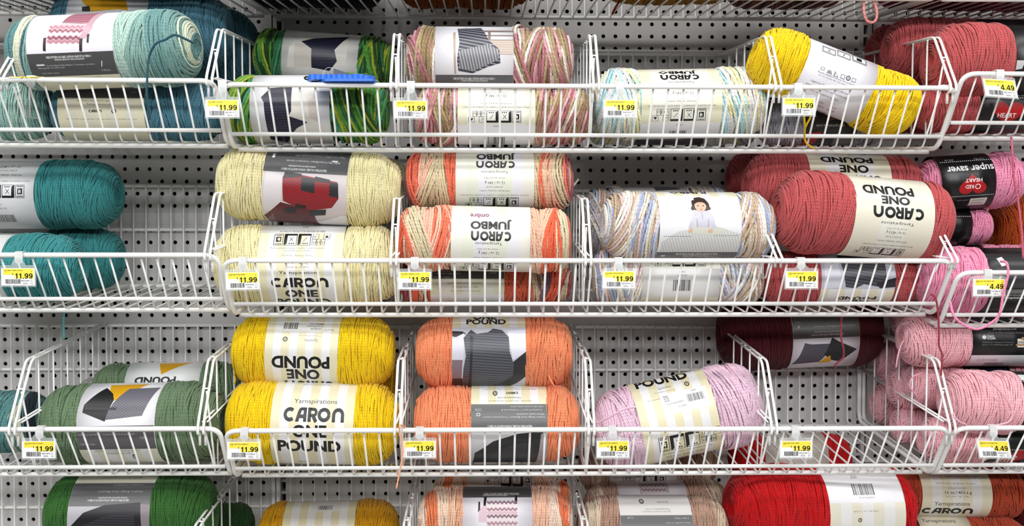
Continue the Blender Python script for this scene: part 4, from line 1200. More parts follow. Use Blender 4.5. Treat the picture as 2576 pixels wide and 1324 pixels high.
# ------------------------------------------------------------------ lower row, centre bay
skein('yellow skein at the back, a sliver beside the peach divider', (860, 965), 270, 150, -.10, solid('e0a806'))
skein('yellow skein on top with bold upside down lettering and barcode', (791, 885), 398, 184, -.27, YEL, (685, 862), 'ece4c0',
      [op(9), ('r', 724, 812, 820, 838, 'efeeec'), ('b', 744, 822, 36, 16), ('t', 'SUN YELLOW', 806, 830, 26, 5, 1, INKC, 1), ('t', 'SOLEIL ÉCLATANT', 802, 824, 38, 4, 1, INKC, 1), ('t', 'AMARILLO SOL', 806, 818, 34, 4, 1, INKC, 1), ('t', 'Made in USA', 838, 833, 24, 4, 1), ('t', 'Spinrite', 797, 858, 32, 10, 1, '55554e'), ('t', '320 Livingstone Avenue South', 794, 847, 54, 4, 1, '66665e'), ('q', 734, 855, 6),
       ('t', 'POUND', 772, 911, 140, 30, 1, INKC, 2), ('t', 'ONE', 776, 940, 80, 24, 1, INKC, 2), ('L', 788, 964, 120, 18, 1)], tilt=-1.5, slant=.012, seed=111,
      strands=[([(598, 925, -.27), (590, 940, -.272), (593, 955, -.27), (590, 966, -.268)], 'f8c906'), ([(985, 880, -.25), (990, 910, -.25), (986, 960, -.24), (984, 1000, -.23)], 'eab006', .0013)])
skein('yellow skein in front, bold upright lettering running behind the rail', (790, 1062), 424, 214, -.30, YEL, (702, 902), 'ece4c0',
      [op(9), ('t', YCOM, 805, 972, 70, 5, 1, '66665e'), ('t', 'Yarnspirations', 808, 1015, 104, 14, 0), ('L', 806, 1047, 146, 37), ('t', 'ONE', 796, 1085, 82, 30, 0, INKC, 2), ('t', 'POUND', 794, 1120, 152, 27, 0, INKC, 2), ('t', 'Spinrite', 775, 1158, 26, 6, 0, '55554e')], tilt=-1.5, slant=.012, seed=113,
      strands=[([(985, 1170, -.30), (986, 1185, -.29), (992, 1198, -.28)], 'e8c20e')])
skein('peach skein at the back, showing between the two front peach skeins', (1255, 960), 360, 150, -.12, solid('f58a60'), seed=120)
GP = lambda x0, y0, x1, y1: [('r', x0, y0, x1, y1, 'b9bac4')]
skein('peach skein on top with a grey ribbed throw picture', (1243, 886), 390, 184, -.27, PCH, (1140, 1320), 'ece4c0',
      [op(9), ('r', 1140, 826, 1320, 980, 'c9c9d6'), ('t', 'ONE', 1219, 800, 58, 12, 0, INKC, 2), ('t', 'POUND', 1223, 812, 98, 13, 0, INKC, 2),
       ('p', [(1140, 835), (1165, 836), (1175, 842), (1150, 850), (1140, 848)], '2e2a30'), ('p', [(1140, 855), (1170, 840), (1168, 905), (1140, 905)], 'dddce8'), ('p', [(1275, 835), (1320, 832), (1320, 885), (1288, 905)], 'e6e6f2'), ('p', [(1286, 912), (1320, 885), (1320, 945), (1262, 975), (1236, 968)], '2b2b31'), ('p', [(1140, 905), (1166, 905), (1160, 972), (1140, 972)], '84737c'), ('r', 1140, 950, 1165, 980, '3a2a30'), ('p', [(1262, 974), (1320, 950), (1320, 980), (1262, 980)], 'd0ced4'),
       ('k', [(1168, 852), (1186, 832), (1200, 842), (1228, 838), (1240, 829), (1262, 833), (1278, 850), (1280, 885), (1290, 915), (1288, 945), (1255, 962), (1220, 972), (1162, 974), (1168, 925), (1174, 895)], '5a5c66', '3a3c44', 86, 7, .4), ('p', [(1183, 845), (1192, 850), (1186, 972), (1178, 972), (1184, 900)], '2c2d33')],
      slant=.012, seed=121, strands=[([(1380, 945, -.335), (1386, 958, -.34), (1392, 968, -.34), (1396, 976, -.335)], 'ff9468')])
skein('peach skein in front, grey text panel upside down, behind the rail', (1250, 1078), 412, 216, -.295, PCH, (1186, 1372), 'ece4c0',
      [op(9), ('t', 'Made in USA of imported fiber / Fabriqué en É.-U.', 1280, 996, 130, 4, 1, '66665e'), ('L', 1287, 1005, 29, 6, 1), ('q', 1245, 1006, 6), ('t', YCOM, 1280, 1017, 58, 7, 1, '44443e'), ('t', FREE3, 1280, 1025, 106, 4, 1, '55554e'),
       ('r', 1186, 1033, 1372, 1097, '636365'), ('t', '2 balls / balles de chaque / madejas cada una', 1322, 1039, 80, 4.5, 1, 'd0d0d0'), ('t', 'Contrast A and C / Contraste A, B', 1310, 1047, 100, 5, 1, 'd0d0d0'), ('t', 'U.S. 15 (10 mm)', 1204, 1046, 16, 10, 1, 'd0d0d0'), ('t', 'Ombre Ridge Knit Blanket / Couverture tricot', 1292, 1064, 150, 5, 1, 'd0d0d0'), ('t', 'Manta tejida acanalada', 1330, 1057, 66, 5, 1, 'd0d0d0'), ('t', FP, 1280, 1086, 108, 5, 1, 'f0f0f0', 1), ('o', 1204, 1058, 5, 4, 'dddddd'), ('o', 1204, 1058, 3.5, 2.6, '636365'),
       ('r', 1186, 1097, 1372, 1185, 'c9c9cb'), ('k', [(1190, 1100), (1370, 1100), (1370, 1118), (1190, 1140)], 'd4d4d6', 'bdbdc0', 30, 5, .4), ('p', [(1188, 1185), (1195, 1150), (1240, 1122), (1300, 1104), (1362, 1098), (1358, 1130), (1345, 1185)], '25262a'), ('k', [(1225, 1185), (1235, 1150), (1290, 1130), (1335, 1125), (1345, 1185)], '3c3d43', '27282c', 88, 6, .4), ('p', [(1356, 1105), (1372, 1100), (1372, 1185), (1345, 1185)], 'a9a0a4')],
      slant=.012, seed=123, strands=[([(1075, 1008, -.30), (1062, 1000, -.305), (1050, 1006, -.31), (1050, 1016, -.31), (1058, 1019, -.31)], 'ff9468'),
                                     ([(1060, 1090, -.36), (1035, 1086, -.40), (1008, 1070, -.45), (1006, 1090, -.452), (1012, 1120, -.45), (1012, 1150, -.45), (1005, 1190, -.45), (997, 1230, -.45)], 'ffb08c')])
skein('pale pink skein tilted up to the right with a striped cream band', (1703, 1047), 420, 210, -.285, PNK, (1600, 1785), 'ece4c0', rho=.002, els=
      [op(9), ('t', 'POUND', 1660, 962, 132, 17, 0, INKC, 2), ('t', 'Spinrite', 1664, 981, 34, 9, 0, '55554e'), ('t', '320 Livingstone Avenue South', 1664, 990, 52, 4, 0, '66665e'), ('q', 1719, 971, 6),
       ('r', 1665, 986, 1768, 1036, 'efeef0'), ('b', 1736, 1003, 40, 18), ('t', '294009', 1732, 987, 14, 4, 0), ('t', 'PINK', 1664, 1004, 12, 4.5, 0, INKC, 1), ('t', 'ROSE', 1666, 1009, 12, 4.5, 0, INKC, 1), ('t', 'ROSA', 1668, 1014, 12, 4.5, 0, INKC, 1), ('t', 'Color/Couleur #08009', 1686, 1018, 42, 5, 0), ('t', 'A123MRS', 1704, 1025, 20, 4, 0), ('t', 'Made in USA of imported fiber', 1636, 1012, 32, 4, 0),
       ('i', 1716, 1106, 140, 34, 0), ('t', MACH, 1716, 1130, 132, 5, 0), ('t', ACR, 1716, 1139, 96, 6, 0), ('t', 'NET WEIGHT / POIDS NET / PESO NETO', 1716, 1146, 66, 4, 0)],
      tilt=12.3, slant=.026, lump=.04, seed=131, strands=[([(1500, 1066, -.37), (1530, 1052, -.385), (1570, 1030, -.40), (1600, 1024, -.40)], 'efc3d8')])
skein('claret skein lying high across the dividers, pillow picture upside down', (2010, 838), 405, 180, -.088, CLA, (1968, 2132), 'e6e2ea',
      [('r', 1968, 795, 2140, 851, '5c5b59'), ('t', FP, 2052, 843, 80, 5, 1, 'd0d0d0', 1), ('t', FP2, 2052, 836, 64, 5, 1, 'd0d0d0', 1), ('t', 'Pebble Pop Knit Pillows / Coussins', 2070, 822, 100, 5, 1, 'bdbdbd'), ('t', 'X', 1983, 825, 7, 7, 1, 'e0e0e0'), ('t', 'U.S. 9', 1982, 814, 12, 5, 1, 'bdbdbd'), ('ring', 770, 793, 'ddd6c0'),
       ('k', [(1976, 916), (1988, 898), (1998, 864), (2014, 867), (2063, 865), (2056, 890), (2042, 910)], '5f5d6a', '454350', 55, 5, .4), ('p', [(2064, 850), (2078, 858), (2128, 878), (2112, 892), (2092, 908), (2072, 905), (2050, 892)], '26262a'), ('p', [(2041, 913), (2056, 898), (2066, 894), (2072, 909)], 'e0a51a')],
      tilt=2.5, slant=.010, seed=141, dense=1.1)

# ------------------------------------------------------------------ lower row, right bay: baby pink heap
skein('baby pink skein end at the very top of the heap, in shadow', (2395, 800), 300, 110, -.13, BPK, seed=150, slant=.02)
skein('baby pink skein at the rear of the heap, second layer', (2375, 910), 345, 112, -.08, BPK, seed=151, slant=.02)
skein('baby pink skein lowest at the rear corner of the heap', (2360, 1018), 335, 108, -.09, BPK, seed=152, slant=.02)
skein('baby pink skein in the middle of the heap behind the two coiled ends', (2410, 975), 345, 118, -.19, BPK, seed=153, slant=.02)
skein('baby pink skein on the basket floor in the middle of the heap', (2420, 1085), 350, 112, -.20, BPK, seed=154, slant=.02)
skein('baby pink skein on top with a black label and award emblem', (2448, 856), 372, 134, -.285, BPK, (2416, 2566), BLK,
      [('ring', 795, 810, '3c3c3e'), ('t', FREE3, 2496, 823, 96, 4, 0, 'e0e0e0', 1), ('t', 'yarnspirations.com', 2498, 829, 58, 7, 0, 'f4f4f4', 1), ('t', 'Coats & Clark Consumer Services', 2500, 838, 90, 4, 0, 'a0a0a0'), ('t', 'COATS', 2460, 847, 18, 5, 0, 'f0f0f0', 1), ('t', '& CLARK', 2462, 852, 20, 5, 0, 'f0f0f0', 1), ('o', 2444, 849, 5, 5, 'e8e8e8'),
       ('t', 'Manufactured for / Fabriqué pour / Fabricado para', 2478, 862, 78, 4, 0, '909090'), ('t', 'Shelton CT 06484 Mississauga ON', 2476, 868, 76, 4, 0, '909090'), ('r', 2526, 853, 2554, 874, 'd9d4cc'), ('r', 2522, 866, 2558, 870, 'a67c52'), ('t', 'WINNER', 2540, 862, 26, 6, 0, '3a2a1c', 1), ('o', 2540, 853, 5, 4, 'a67c52'),
       ('ring', 893, 922, 'dedee2'), ('b', 2484, 915, 50, 8), ('t', 'DOS YDS 09904 SKEIN', 2460, 905, 50, 4, 0)], seed=155, slant=.016,
      strands=[([(2278, 850, -.30), (2266, 870, -.305), (2258, 900, -.305), (2254, 925, -.30)], 'f9b1c0')])
skein('baby pink skein in the second layer, black label, coiled end to the left', (2455, 968), 350, 120, -.25, BPK, (2405, 2520), BLK, [('p', [(2460, 925), (2510, 922), (2515, 945), (2470, 948)], '23233c'), ('t', 'yarn', 2432, 930, 20, 4, 0, 'a0a0a0')], seed=156, slant=.02,
      strands=[([(2310, 1000, -.315), (2290, 975, -.325), (2295, 950, -.325), (2320, 938, -.32)], 'f9b1c0')])
skein('baby pink skein foremost, overhanging the rail, black label cut by the picture edge', (2545, 1012), 350, 160, -.34, BPK, (2540, 2690), BLK,
      [('r', 2525, 944, 2574, 958, 'e4e4e2'), ('dots', 2525, 2660, 962, 'e8e8e8'), ('heart', 2600, 985, 70, 50, 0), ('t', 'super saver', 2612, 1040, 110, 16, 0, 'f4f4f4', 1), ('dots', 2545, 2660, 1060, 'b0b0b0'), ('t', '7 oz / 198 g', 2572, 1067, 40, 6, 0, 'e0e0e0', 1)], tilt=-2, seed=157, slant=.014,
      strands=[([(2398, 1040, -.43), (2403, 1052, -.435), (2415, 1062, -.435), (2430, 1068, -.43)], 'fbb6c6'), ([(2410, 940, -.40), (2440, 935, -.42), (2480, 950, -.425), (2520, 990, -.425), (2545, 1030, -.42), (2540, 1060, -.42), (2500, 1072, -.42)], 'fbb6c6')])
skein('baby pink skein on the basket floor in front, black label with red heart', (2500, 1128), 370, 150, -.31, BPK, (2468, 2620), BLK,
      [('heart', 2520, 1175, 80, 40, 0), ('t', 'RED', 2518, 1172, 34, 8, 0, 'f4f4f4', 1), ('t', 'HEART', 2510, 1181, 46, 8, 0, 'f4f4f4', 1), ('dots', 2470, 2576, 1155)], seed=158, slant=.02)

# ------------------------------------------------------------------ bottom row
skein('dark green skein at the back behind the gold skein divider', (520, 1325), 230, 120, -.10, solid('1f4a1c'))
skein('grass green skein with a grey text panel, hanging below the sage basket', (335, 1290), 410, 208, -.26, GRS, (212, 408), 'dfdcd0',
      [('ring', 1185, 1222, 'dcd8c4'), ('L', 345, 1193, 26, 5, 1), ('q', 301, 1197, 6), ('t', FREE3, 320, 1206, 100, 4, 1, '66665e'), ('ring', 1220, 1275, '6a6a6c'), ('t', FP, 305, 1261, 100, 5, 1, 'f0f0f0', 1), ('t', FP2, 315, 1255, 70, 5, 1, 'f0f0f0', 1), ('t', 'Ombre Ridge Knit Blanket', 330, 1240, 110, 5, 1, 'c9c9c9'), ('t', 'Contrast A / Contraste A', 345, 1225, 70, 4, 1, 'c9c9c9'),
       ('k', [(212, 1275), (408, 1275), (408, 1390), (212, 1390)], 'c6c4ca', 'b0aeb4', 30, 4, .4), ('p', [(212, 1330), (250, 1290), (300, 1272), (384, 1266), (392, 1330), (380, 1390), (212, 1390)], '1b1b20'), ('k', [(240, 1390), (250, 1320), (300, 1298), (372, 1292), (385, 1390)], '34343c', '212128', 88, 6, .4), ('p', [(385, 1270), (408, 1272), (408, 1330), (390, 1324)], '8e8288')], slant=.012, seed=161)
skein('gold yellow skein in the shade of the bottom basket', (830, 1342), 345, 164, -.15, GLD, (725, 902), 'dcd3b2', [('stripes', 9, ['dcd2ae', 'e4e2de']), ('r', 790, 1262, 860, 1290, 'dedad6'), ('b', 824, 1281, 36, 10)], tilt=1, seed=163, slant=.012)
skein('peach ombre skein at the rear, care symbols upside down on its band', (1262, 1255), 345, 120, -.17, PEO, (1172, 1340), 'd9d5cf', [('i', 1282, 1212, 106, 26, 1), ('t', ACR, 1260, 1202, 90, 4, 1)], tilt=-3, seed=165)
skein('peach ombre skein in front with a chevron blanket picture upside down', (1246, 1322), 388, 196, -.27, PEO, (1165, 1336), 'e4e2ea',
      [('ring', 1226, 1256, '4e4e50'), ('t', FP, 1260, 1247, 88, 5, 1, 'e8e8e8', 1), ('t', FP2, 1245, 1251, 60, 4, 1, 'e8e8e8', 1),
       ('p', [(1204, 1266), (1208, 1266), (1209, 1290), (1203, 1290)], '2a1c20'), ('p', [(1218, 1254), (1225, 1254), (1222, 1276), (1216, 1276)], '2a1c20'), ('p', [(1294, 1252), (1300, 1252), (1298, 1282), (1292, 1282)], '2a1c20'), ('p', [(1205, 1290), (1215, 1275), (1228, 1278), (1228, 1315), (1204, 1315)], 'd8bcc6'), ('r', 1225, 1272, 1300, 1345, 'e9d9dc'),
       ('zig', 1226, 1264, 1298, 1330, ['8f6a78', 'e9dcdf', '9c7482', 'd3b3bd', '7d5a68', 'ead9dd', 'a77f8d', 'e4ced4'], 7, 2.5, 6)], slant=.016, seed=167, strands=[([(1052, 1300, -.32), (1058, 1310, -.32), (1050, 1330, -.31)], 'f6c9b4')])
skein('tan ombre skein uppermost of three under the pale pink skein', (1628, 1172), 345, 124, -.10, TAN, (1525, 1692), 'd6cec6', [('i', 1612, 1206, 106, 20, 1), ('t', ACR, 1610, 1190, 60, 5, 1), ('t', MACH, 1606, 1198, 140, 4, 1)], tilt=3, seed=171)
skein('tan ombre skein in the middle of its pile with a small blanket picture', (1650, 1278), 360, 136, -.16, TAN, (1552, 1720), 'd9d5da', [('r', 1604, 1218, 1676, 1244, 'b9aab0'), ('zig', 1610, 1220, 1668, 1245, ['8f7a82', 'd9cbd0', '8f7a82', 'd9cbd0'], 6, 2, 5)], tilt=2, seed=173)
skein('tan ombre skein lowest and foremost of its pile', (1640, 1345), 376, 200, -.28, TAN, (1550, 1727), 'dedbdc', [('r', 1550, 1246, 1727, 1300, 'dedbd8'), ('q', 1608, 1266, 6), ('t', 'Spinrite', 1660, 1268, 28, 7, 1, '55554e'), ('t', YCOM, 1645, 1285, 60, 6, 1, '66665e'), ('t', FREE3, 1640, 1291, 70, 4, 1, '77776e'), ('ring', 1300, 1360, '6a6a6c'), ('t', '2 balls / balles', 1700, 1308, 36, 4, 1, 'd0d0d0'), ('t', 'Manta a ganchillo con ondas', 1690, 1318, 60, 4.5, 1, 'd0d0d0'), ('t', 'U.S. H/8', 1575, 1306, 14, 5, 1, 'd0d0d0')], slant=.016, seed=175)
skein('red skein at the back, seen through the floor of the empty bin', (1985, 1152), 300, 128, -.10, RED, (1908, 2066), 'cfc8bc', [('t', '4', 1952, 1120, 10, 14, 1, INKC, 2)], seed=181)
skein('bright red skein in front with a white band and barcode', (2060, 1278), 466, 222, -.27, RED, (2040, 2234), 'eceae6',
      [('stripes', 7, ['eae5d2', 'eeedea'], 1270, 1385), ('ring', 1150, 1270, 'f0eff2'), ('b', 2133, 1238, 54, 27), ('t', 'ROUGE SCARLET', 2122, 1200, 16, 24, 1, '8a8a8e'), ('t', '00024098 A 201-65', 2138, 1258, 40, 4, 1, '77777a'), ('q', 2115, 1310, 5), ('t', 'Made in USA', 2130, 1290, 62, 4, 1, '88887e')], tilt=-1, yaw=-6, slant=.016, seed=183)
skein('rust skein in the lower right corner, bold lettering on a cream band', (2414, 1238), 310, 130, -.235, RST, (2292, 2466), 'd8d0bc',
      [('stripes', 7, ['d4cab0', 'd9d6d0']), ('t', MACH, 2380, 1200, 124, 5, 0), ('t', ACR, 2378, 1218, 96, 6, 0), ('t', 'NET WEIGHT / POIDS NET', 2378, 1229, 46, 4, 0, '77776e'), ('t', '16 oz / 453.6 g', 2381, 1240, 66, 9, 0, INKC, 1), ('t', '812 yds / vgs / yds', 2378, 1249, 56, 4, 0, '55554e'), ('t', 'Yarnspirations', 2366, 1267, 88, 12, 0), ('L', 2358, 1283, 128, 14)], tilt=-1, seed=185)
skein('rust skein beneath the other rust skein, cut by the bottom edge', (2420, 1362), 300, 138, -.25, RST, (2292, 2420), 'd4cab4', [('t', 'Yarnspirations', 2345, 1314, 84, 11, 0)], tilt=-1, seed=187)
skein('deep red skein cut by the lower right corner', (2700, 1260), 300, 170, -.22, solid('7a0a0e'), seed=189)

# ------------------------------------------------------------------ the shelf above: what shows along the top edge, plus unseen skeins added for shade
def shelf_skein(label, x, Y, R, L, colf, seed, rho=.002):
    """a skein resting on the floor of the topmost basket"""
    z = Z_RAIL[0] - 0.097 + (Y + 0.36) * 0.0735 + 0.004 + R
    p = Vector((x, Y, z))
    d = (p - CAMPOS)
    u = 1288 + FPX * d.dot(right) / d.dot(fwd); v = 662 + FPX * d.dot(down) / d.dot(fwd)
    k = px_per_m(p)
    return skein(label, (u, v), L * k, 2 * R * k, Y, colf, seed=seed, rho=rho)
TX = lambda u: P(u, 20, -.1).x
for lab_, u, Y, R, L, c_, sd in [
    ('dark skein standing in for a package on the topmost shelf above the blue skeins', 300, -.09, .062, .30, solid('16242a'), 201),  # dark packaged goods, built as a skein
    ('black skein standing in for a package on the topmost shelf above the green skeins', 790, -.09, .060, .28, solid('101113'), 202),  # black hanging package, built as a skein
    ('brownish orange skein on the topmost shelf above the rosewood skeins', 1170, -.10, .058, .26, solid('9a4a0e'), 203),
    ('ochre skein on the topmost shelf above the pastel rainbow skein', 1660, -.17, .056, .24, solid('a8741a'), 204),
    ('plum and brown skein on the topmost shelf above the bright yellow skein', 1960, -.13, .056, .24, marl(['5a3038', '8a4a44', '3c2a30', 'a0584a']), 205),
    ('magenta skein on the topmost shelf at the upper right', 2370, -.12, .058, .28, solid('b0184c'), 206),
    ('crimson skein on the topmost shelf at the right corner', 2620, -.12, .058, .26, solid('8c1030'), 207),
    ('unseen charcoal skein added on the front of the topmost shelf for shade', 100, -.30, .062, .28, solid('1c1d20'), 208)]:
    r_ = shelf_skein(lab_, TX(u), Y, R, L, c_, sd)

r_['label'] = 'unseen charcoal skein added along the front of the topmost shelf to shade the row below'
r_['group'] = 'unseen charcoal skeins added on the topmost shelf to shade the row below'  # added above the view to block light from the row below
def copy_skein(src, loc):
    c = src.copy(); COL.objects.link(c); c.location = loc
    for ch in src.children:
        d = ch.copy(); COL.objects.link(d); d.parent = c
base_ = r_.location.copy()
for q in (-2, -1, 1, 2, 3, 4, 5, 6, 7, 8):  # unseen copies, added as light blockers
    copy_skein(r_, (base_.x + 0.285 * q, base_.y, base_.z))
for q in range(-2, 9):  # second unseen layer, added to close the gaps to the light
    copy_skein(r_, (base_.x + 0.07 + 0.285 * q, base_.y + 0.02, base_.z + 0.118))

# ------------------------------------------------------------------ loose ends hanging on their own
def loose(label, pts, colr, r=.0019):
    o = strand('yarn_strand', pts, colr, r=r)
    o['label'] = label; o['category'] = 'yarn strand'
    return o
loose('pink yarn loop hanging from the topmost shelf above the rose skeins', [(2178, -30, -.33), (2173, 10, -.33), (2174, 35, -.33), (2182, 53, -.33), (2196, 56, -.33), (2205, 45, -.33), (2204, 20, -.33), (2194, -5, -.33), (2190, -30, -.33)], 'd98a86', .0024)
loose('short orange yarn end hanging from the topmost shelf', [(1568, -20, -.2), (1560, 0, -.2), (1549, 18, -.2), (1540, 36, -.2)], 'a8401c', .0024)
loose('teal yarn end hanging below the half empty middle basket', [(162, 775, -.30), (161, 795, -.30), (160, 820, -.30), (161, 852, -.30)], '4a9a9a', .0019)
loose('dark rose yarn end hanging down in front of the baby pink heap', [(2342, 740, -.385), (2354, 752, -.40), (2360, 790, -.40), (2362, 840, -.40), (2362, 870, -.40), (2370, 895, -.40), (2367, 945, -.40)], '9c3c46', .0019)
loose('dark rose yarn end hanging over the claret skein', [(2120, 778, -.33), (2116, 810, -.33), (2116, 850, -.33), (2122, 878, -.33), (2121, 900, -.33), (2110, 910, -.33), (2098, 922, -.33)], '8c343e', .0017)
loose('rose yarn end hanging past the bright pink skein at the right edge', [(2544, 346, -.36), (2546, 372, -.40), (2550, 440, -.40), (2560, 500, -.40), (2570, 580, -.40), (2574, 650, -.40)], 'c8607a', .0019)
loose('pink yarn loop drooping from the bright pink skein over the basket front', [(2518, 658, -.43), (2532, 662, -.445), (2536, 690, -.45), (2524, 740, -.45), (2514, 790, -.445), (2494, 812, -.44), (2460, 828, -.44), (2425, 818, -.44), (2400, 795, -.44), (2390, 760, -.43)], 'f58fb4', .0022)

# ------------------------------------------------------------------ blue plastic tray lying on the upper rail
def tray():
    t = thing('plastic_tray', 'blue plastic flower mould tray lying on the upper rail by the green skeins', 'plastic tray', P(860, 208, -.43))
    inv = t.matrix_world.inverted()
    o = P(860, 208, -.43); t.location = o
    zt = Z_RAIL[1] + 0.0048
    k = px_per_m(o)
    X = lambda u: P(u, 208, -.43).x - o.x
    b = MB()
    out = [(X(772), .060), (X(800), .012), (X(820), -.012), (X(940), -.016), (X(945), -.010), (X(945), .072), (X(780), .075)]
    b.prism(out, 0, 0.004, lambda x, y, h: Vector((x, y, h + zt - o.z)))
    rim = [(X(776), .058), (X(802), .013), (X(822), -.009), (X(938), -.013), (X(942), -.008), (X(942), .070), (X(783), .072)]
    b.obj('tray_plate', BLUE, t, False)
    b = MB()
    r_ = random.Random(3)
    for row_, yy in enumerate((0.004, 0.022, 0.042)):
        for q in range(11 - row_):
            cx_ = X(778 + 8 * (row_ == 0) + q * 13.5)
            rr = 0.0058 + r_.random() * 0.0016
            if cx_ > X(935): continue
            ring = [(cx_ + rr * math.cos(2 * PI * i / 14), yy + rr * math.sin(2 * PI * i / 14)) for i in range(14)]
            b.prism(ring, 0.004, 0.0115 + 0.002 * r_.random(), lambda x, y, h: Vector((x, y, h + zt - o.z)))
    for cx_ in (X(800), X(842), X(885), X(918)):
        ring = [(cx_ + 0.015 * math.cos(2 * PI * i / 20), 0.024 + 0.018 * math.sin(2 * PI * i / 20)) for i in range(20)]
        b.prism(ring, 0.004, 0.0125, lambda x, y, h: Vector((x, y, h + zt - o.z)))
    b.obj('flower_lobes', BLUE, t, False)
    b = MB()
    q = [P(839, 172, -.40), P(910, 196, -.42), P(910, 199, -.42), P(839, 199, -.40)]
    n_ = Vector((0, -0.0004, 0))
    b.add([p - o for p in q] + [p - o + n_ for p in q], [(0, 1, 2, 3), (7, 6, 5, 4), (0, 4, 5, 1), (1, 5, 6, 2), (2, 6, 7, 3), (3, 7, 4, 0)])
    b.obj('hang_card', translucent('smoky_plastic', hexc('6a6e78'), 0.75, 0.2), t, False)
    b = MB(); b.tube(smooth_path([P(811, 194, -.40) - o, P(815, 180, -.40) - o, P(825, 170, -.40) - o, P(840, 173, -.40) - o], 6), 0.0004, 5)
    b.obj('plastic_loop', CLIP, t)
    b = MB(); b.tube(smooth_path([P(775, 200, -.40) - o, P(768, 199, -.40) - o, P(767, 195, -.40) - o, P(773, 193, -.40) - o], 6), 0.0016, 6)
    b.obj('black_ring', INK, t)
tray()

# ------------------------------------------------------------------ price tags clipped to the rails
def price_tag(px, py, row, bay, price, word, code, label, roll=0, shear=0, pitch=0, w=0.0545, h=0.0285):
    z = z_of(row, bay)
    pr = P(px, py, -.443)
    org = Vector((pr.x, -.4365, z))            # on the rail above the card
    t = thing('price_tag', label, 'price tag', org, 'price tags clipped to the basket rails')
    drop = max(0.010, z - pr.z - h / 2) if not pitch else 0.012
    Rm = Matrix.Rotation(math.radians(-pitch), 3, 'X') @ Matrix.Rotation(math.radians(roll), 3, 'Y')
    def pt(x, zz, dep):
        return Rm @ Vector((x + shear * (zz + drop + h / 2), -0.0055 - dep, zz))
    top, bot = -drop, -drop - h
    # frosted clip tongue folded over the rail
    b = MB()
    prof = [(-0.0065, 0.0052), (0.0065, 0.0052), (0.0065, -0.006)] + [(0.0065 * math.cos(math.radians(a)), -0.008 + 0.0065 * math.sin(math.radians(a))) for a in range(0, -181, -20)] + [(-0.0065, -0.006)]
    b.prism(prof, 0.0, 0.0014, lambda x, zz, hh: Vector((x, -0.0002 - hh - 0.0015, zz)))
    b.box((-0.0065, -0.0017, 0.0050), (0.0065, 0.0095, 0.0062))
    co = b.obj('clip', CLIP, t, False)
    b = MB()
    b.prism([(0.0036 * math.cos(2 * PI * i / 14), -0.0085 + 0.0036 * math.sin(2 * PI * i / 14)) for i in range(14)], 0, 0.0008, lambda x, zz, hh: Vector((x, -0.0031 - hh, zz)))
    b.obj('clip_stud', CLIP, co, False)
    b = MB()
    e = 0.0015
    neck = [(-w / 2 - e, bot - e), (w / 2 + e, bot - e), (w / 2 + e, top + 0.0035), (w / 2 - 0.002, top + 0.0052), (0.012, top + 0.0052), (0.0045, -0.003), (-0.0045, -0.003), (-0.012, top + 0.0052), (-w / 2 + 0.002, top + 0.0052), (-w / 2 - e, top + 0.0035)]
    b.prism(neck, -0.0012, -0.0004, lambda x, zz, hh: pt(x, zz, hh))
    b.box((0, 0, 0), (0, 0, 0)) if False else None
    ho = b.obj('holder', CLEAR, t, False)
    b = MB()
    lip = [pt(-w / 2 - e, bot - e, -0.001), pt(w / 2 + e, bot - e, -0.001), pt(w / 2 + e, bot - e, 0.0022), pt(-w / 2 - e, bot - e, 0.0022)]
    b.add([p for p in lip] + [p + Vector((0, 0, -0.0008)) for p in lip], [(0, 1, 2, 3), (7, 6, 5, 4), (0, 4, 5, 1), (1, 5, 6, 2), (2, 6, 7, 3), (3, 7, 4, 0)])
    b.obj('holder_lip', CLEAR, ho, False)
    b = MB()
    b.prism([(-w / 2, bot), (w / 2, bot), (w / 2, top), (-w / 2, top)], 0.0, 0.0005, lambda x, zz, hh: pt(x, zz, hh))
    card = b.obj('paper_card', CARD, t, False)
    def area_(name, polys, mat, dep):
        b = MB()
        for poly in polys:
            b.add([pt(-w / 2 + x * w, bot + y * h, dep) for x, y in poly], [tuple(range(len(poly)))])
        b.obj(name, mat, card, False)
    wide = len(price) > 4
    x0 = 0.40 if wide else 0.50
    # the yellow panel: a full strip with a lower block behind the price
    area_('yellow_panel', [[(0.06, 0.62), (0.96, 0.62), (0.96, 0.97), (0.06, 0.97)], [(x0, 0.40), (0.96, 0.40), (0.96, 0.62), (x0, 0.62)]], YELLOW, 0.00062)
    T = []
    def tx(s_, xa, ya, wa, ha, bold=0):
        tr = text_tris(s_, bold, ha < 0.2)
        for q in tr:
            T.append([(xa + q[i][0] * wa, ya + q[i][1] * ha) for i in range(3)])
    for q in price_tris(price):
        T.append([(x0 + 0.015 + q[i][0] * (0.92 - x0), 0.40 + q[i][1] * 0.31) for i in range(3)])
    tx('$', x0 - 0.07, 0.60, 0.035, 0.12, 1)
    tx(word, 0.09, 0.83, min(0.55, 0.024 * len(word)), 0.07, 1)
    tx('1 UNIT', 0.09, 0.77, 0.09, 0.035)
    tx('1', 0.90, 0.78, 0.012, 0.06)
    tx(code, 0.585, 0.235, 0.26, 0.085, 1)
    tx('TARRIAGE', 0.63, 0.08, 0.16, 0.05, 1); tx('09/26/23', 0.64, 0.15, 0.13, 0.04)
    tx('F5', 0.88, 0.28, 0.045, 0.06); tx('2013', 0.87, 0.20, 0.09, 0.05); tx('DC', 0.88, 0.07, 0.07, 0.08, 1)
    tx('0 78355 04770 9', 0.10, 0.085, 0.47, 0.035)
    area_('lettering', T, INK, 0.00075)
    r_ = random.Random(int(code)); x = 0.13; Bq = []
    while x < 0.56:
        bw = r_.choice((0.007, 0.007, 0.012, 0.018))
        Bq.append([(x, 0.12), (x + bw, 0.12), (x + bw, 0.37), (x, 0.37)]); x += bw + r_.choice((0.006, 0.009, 0.014))
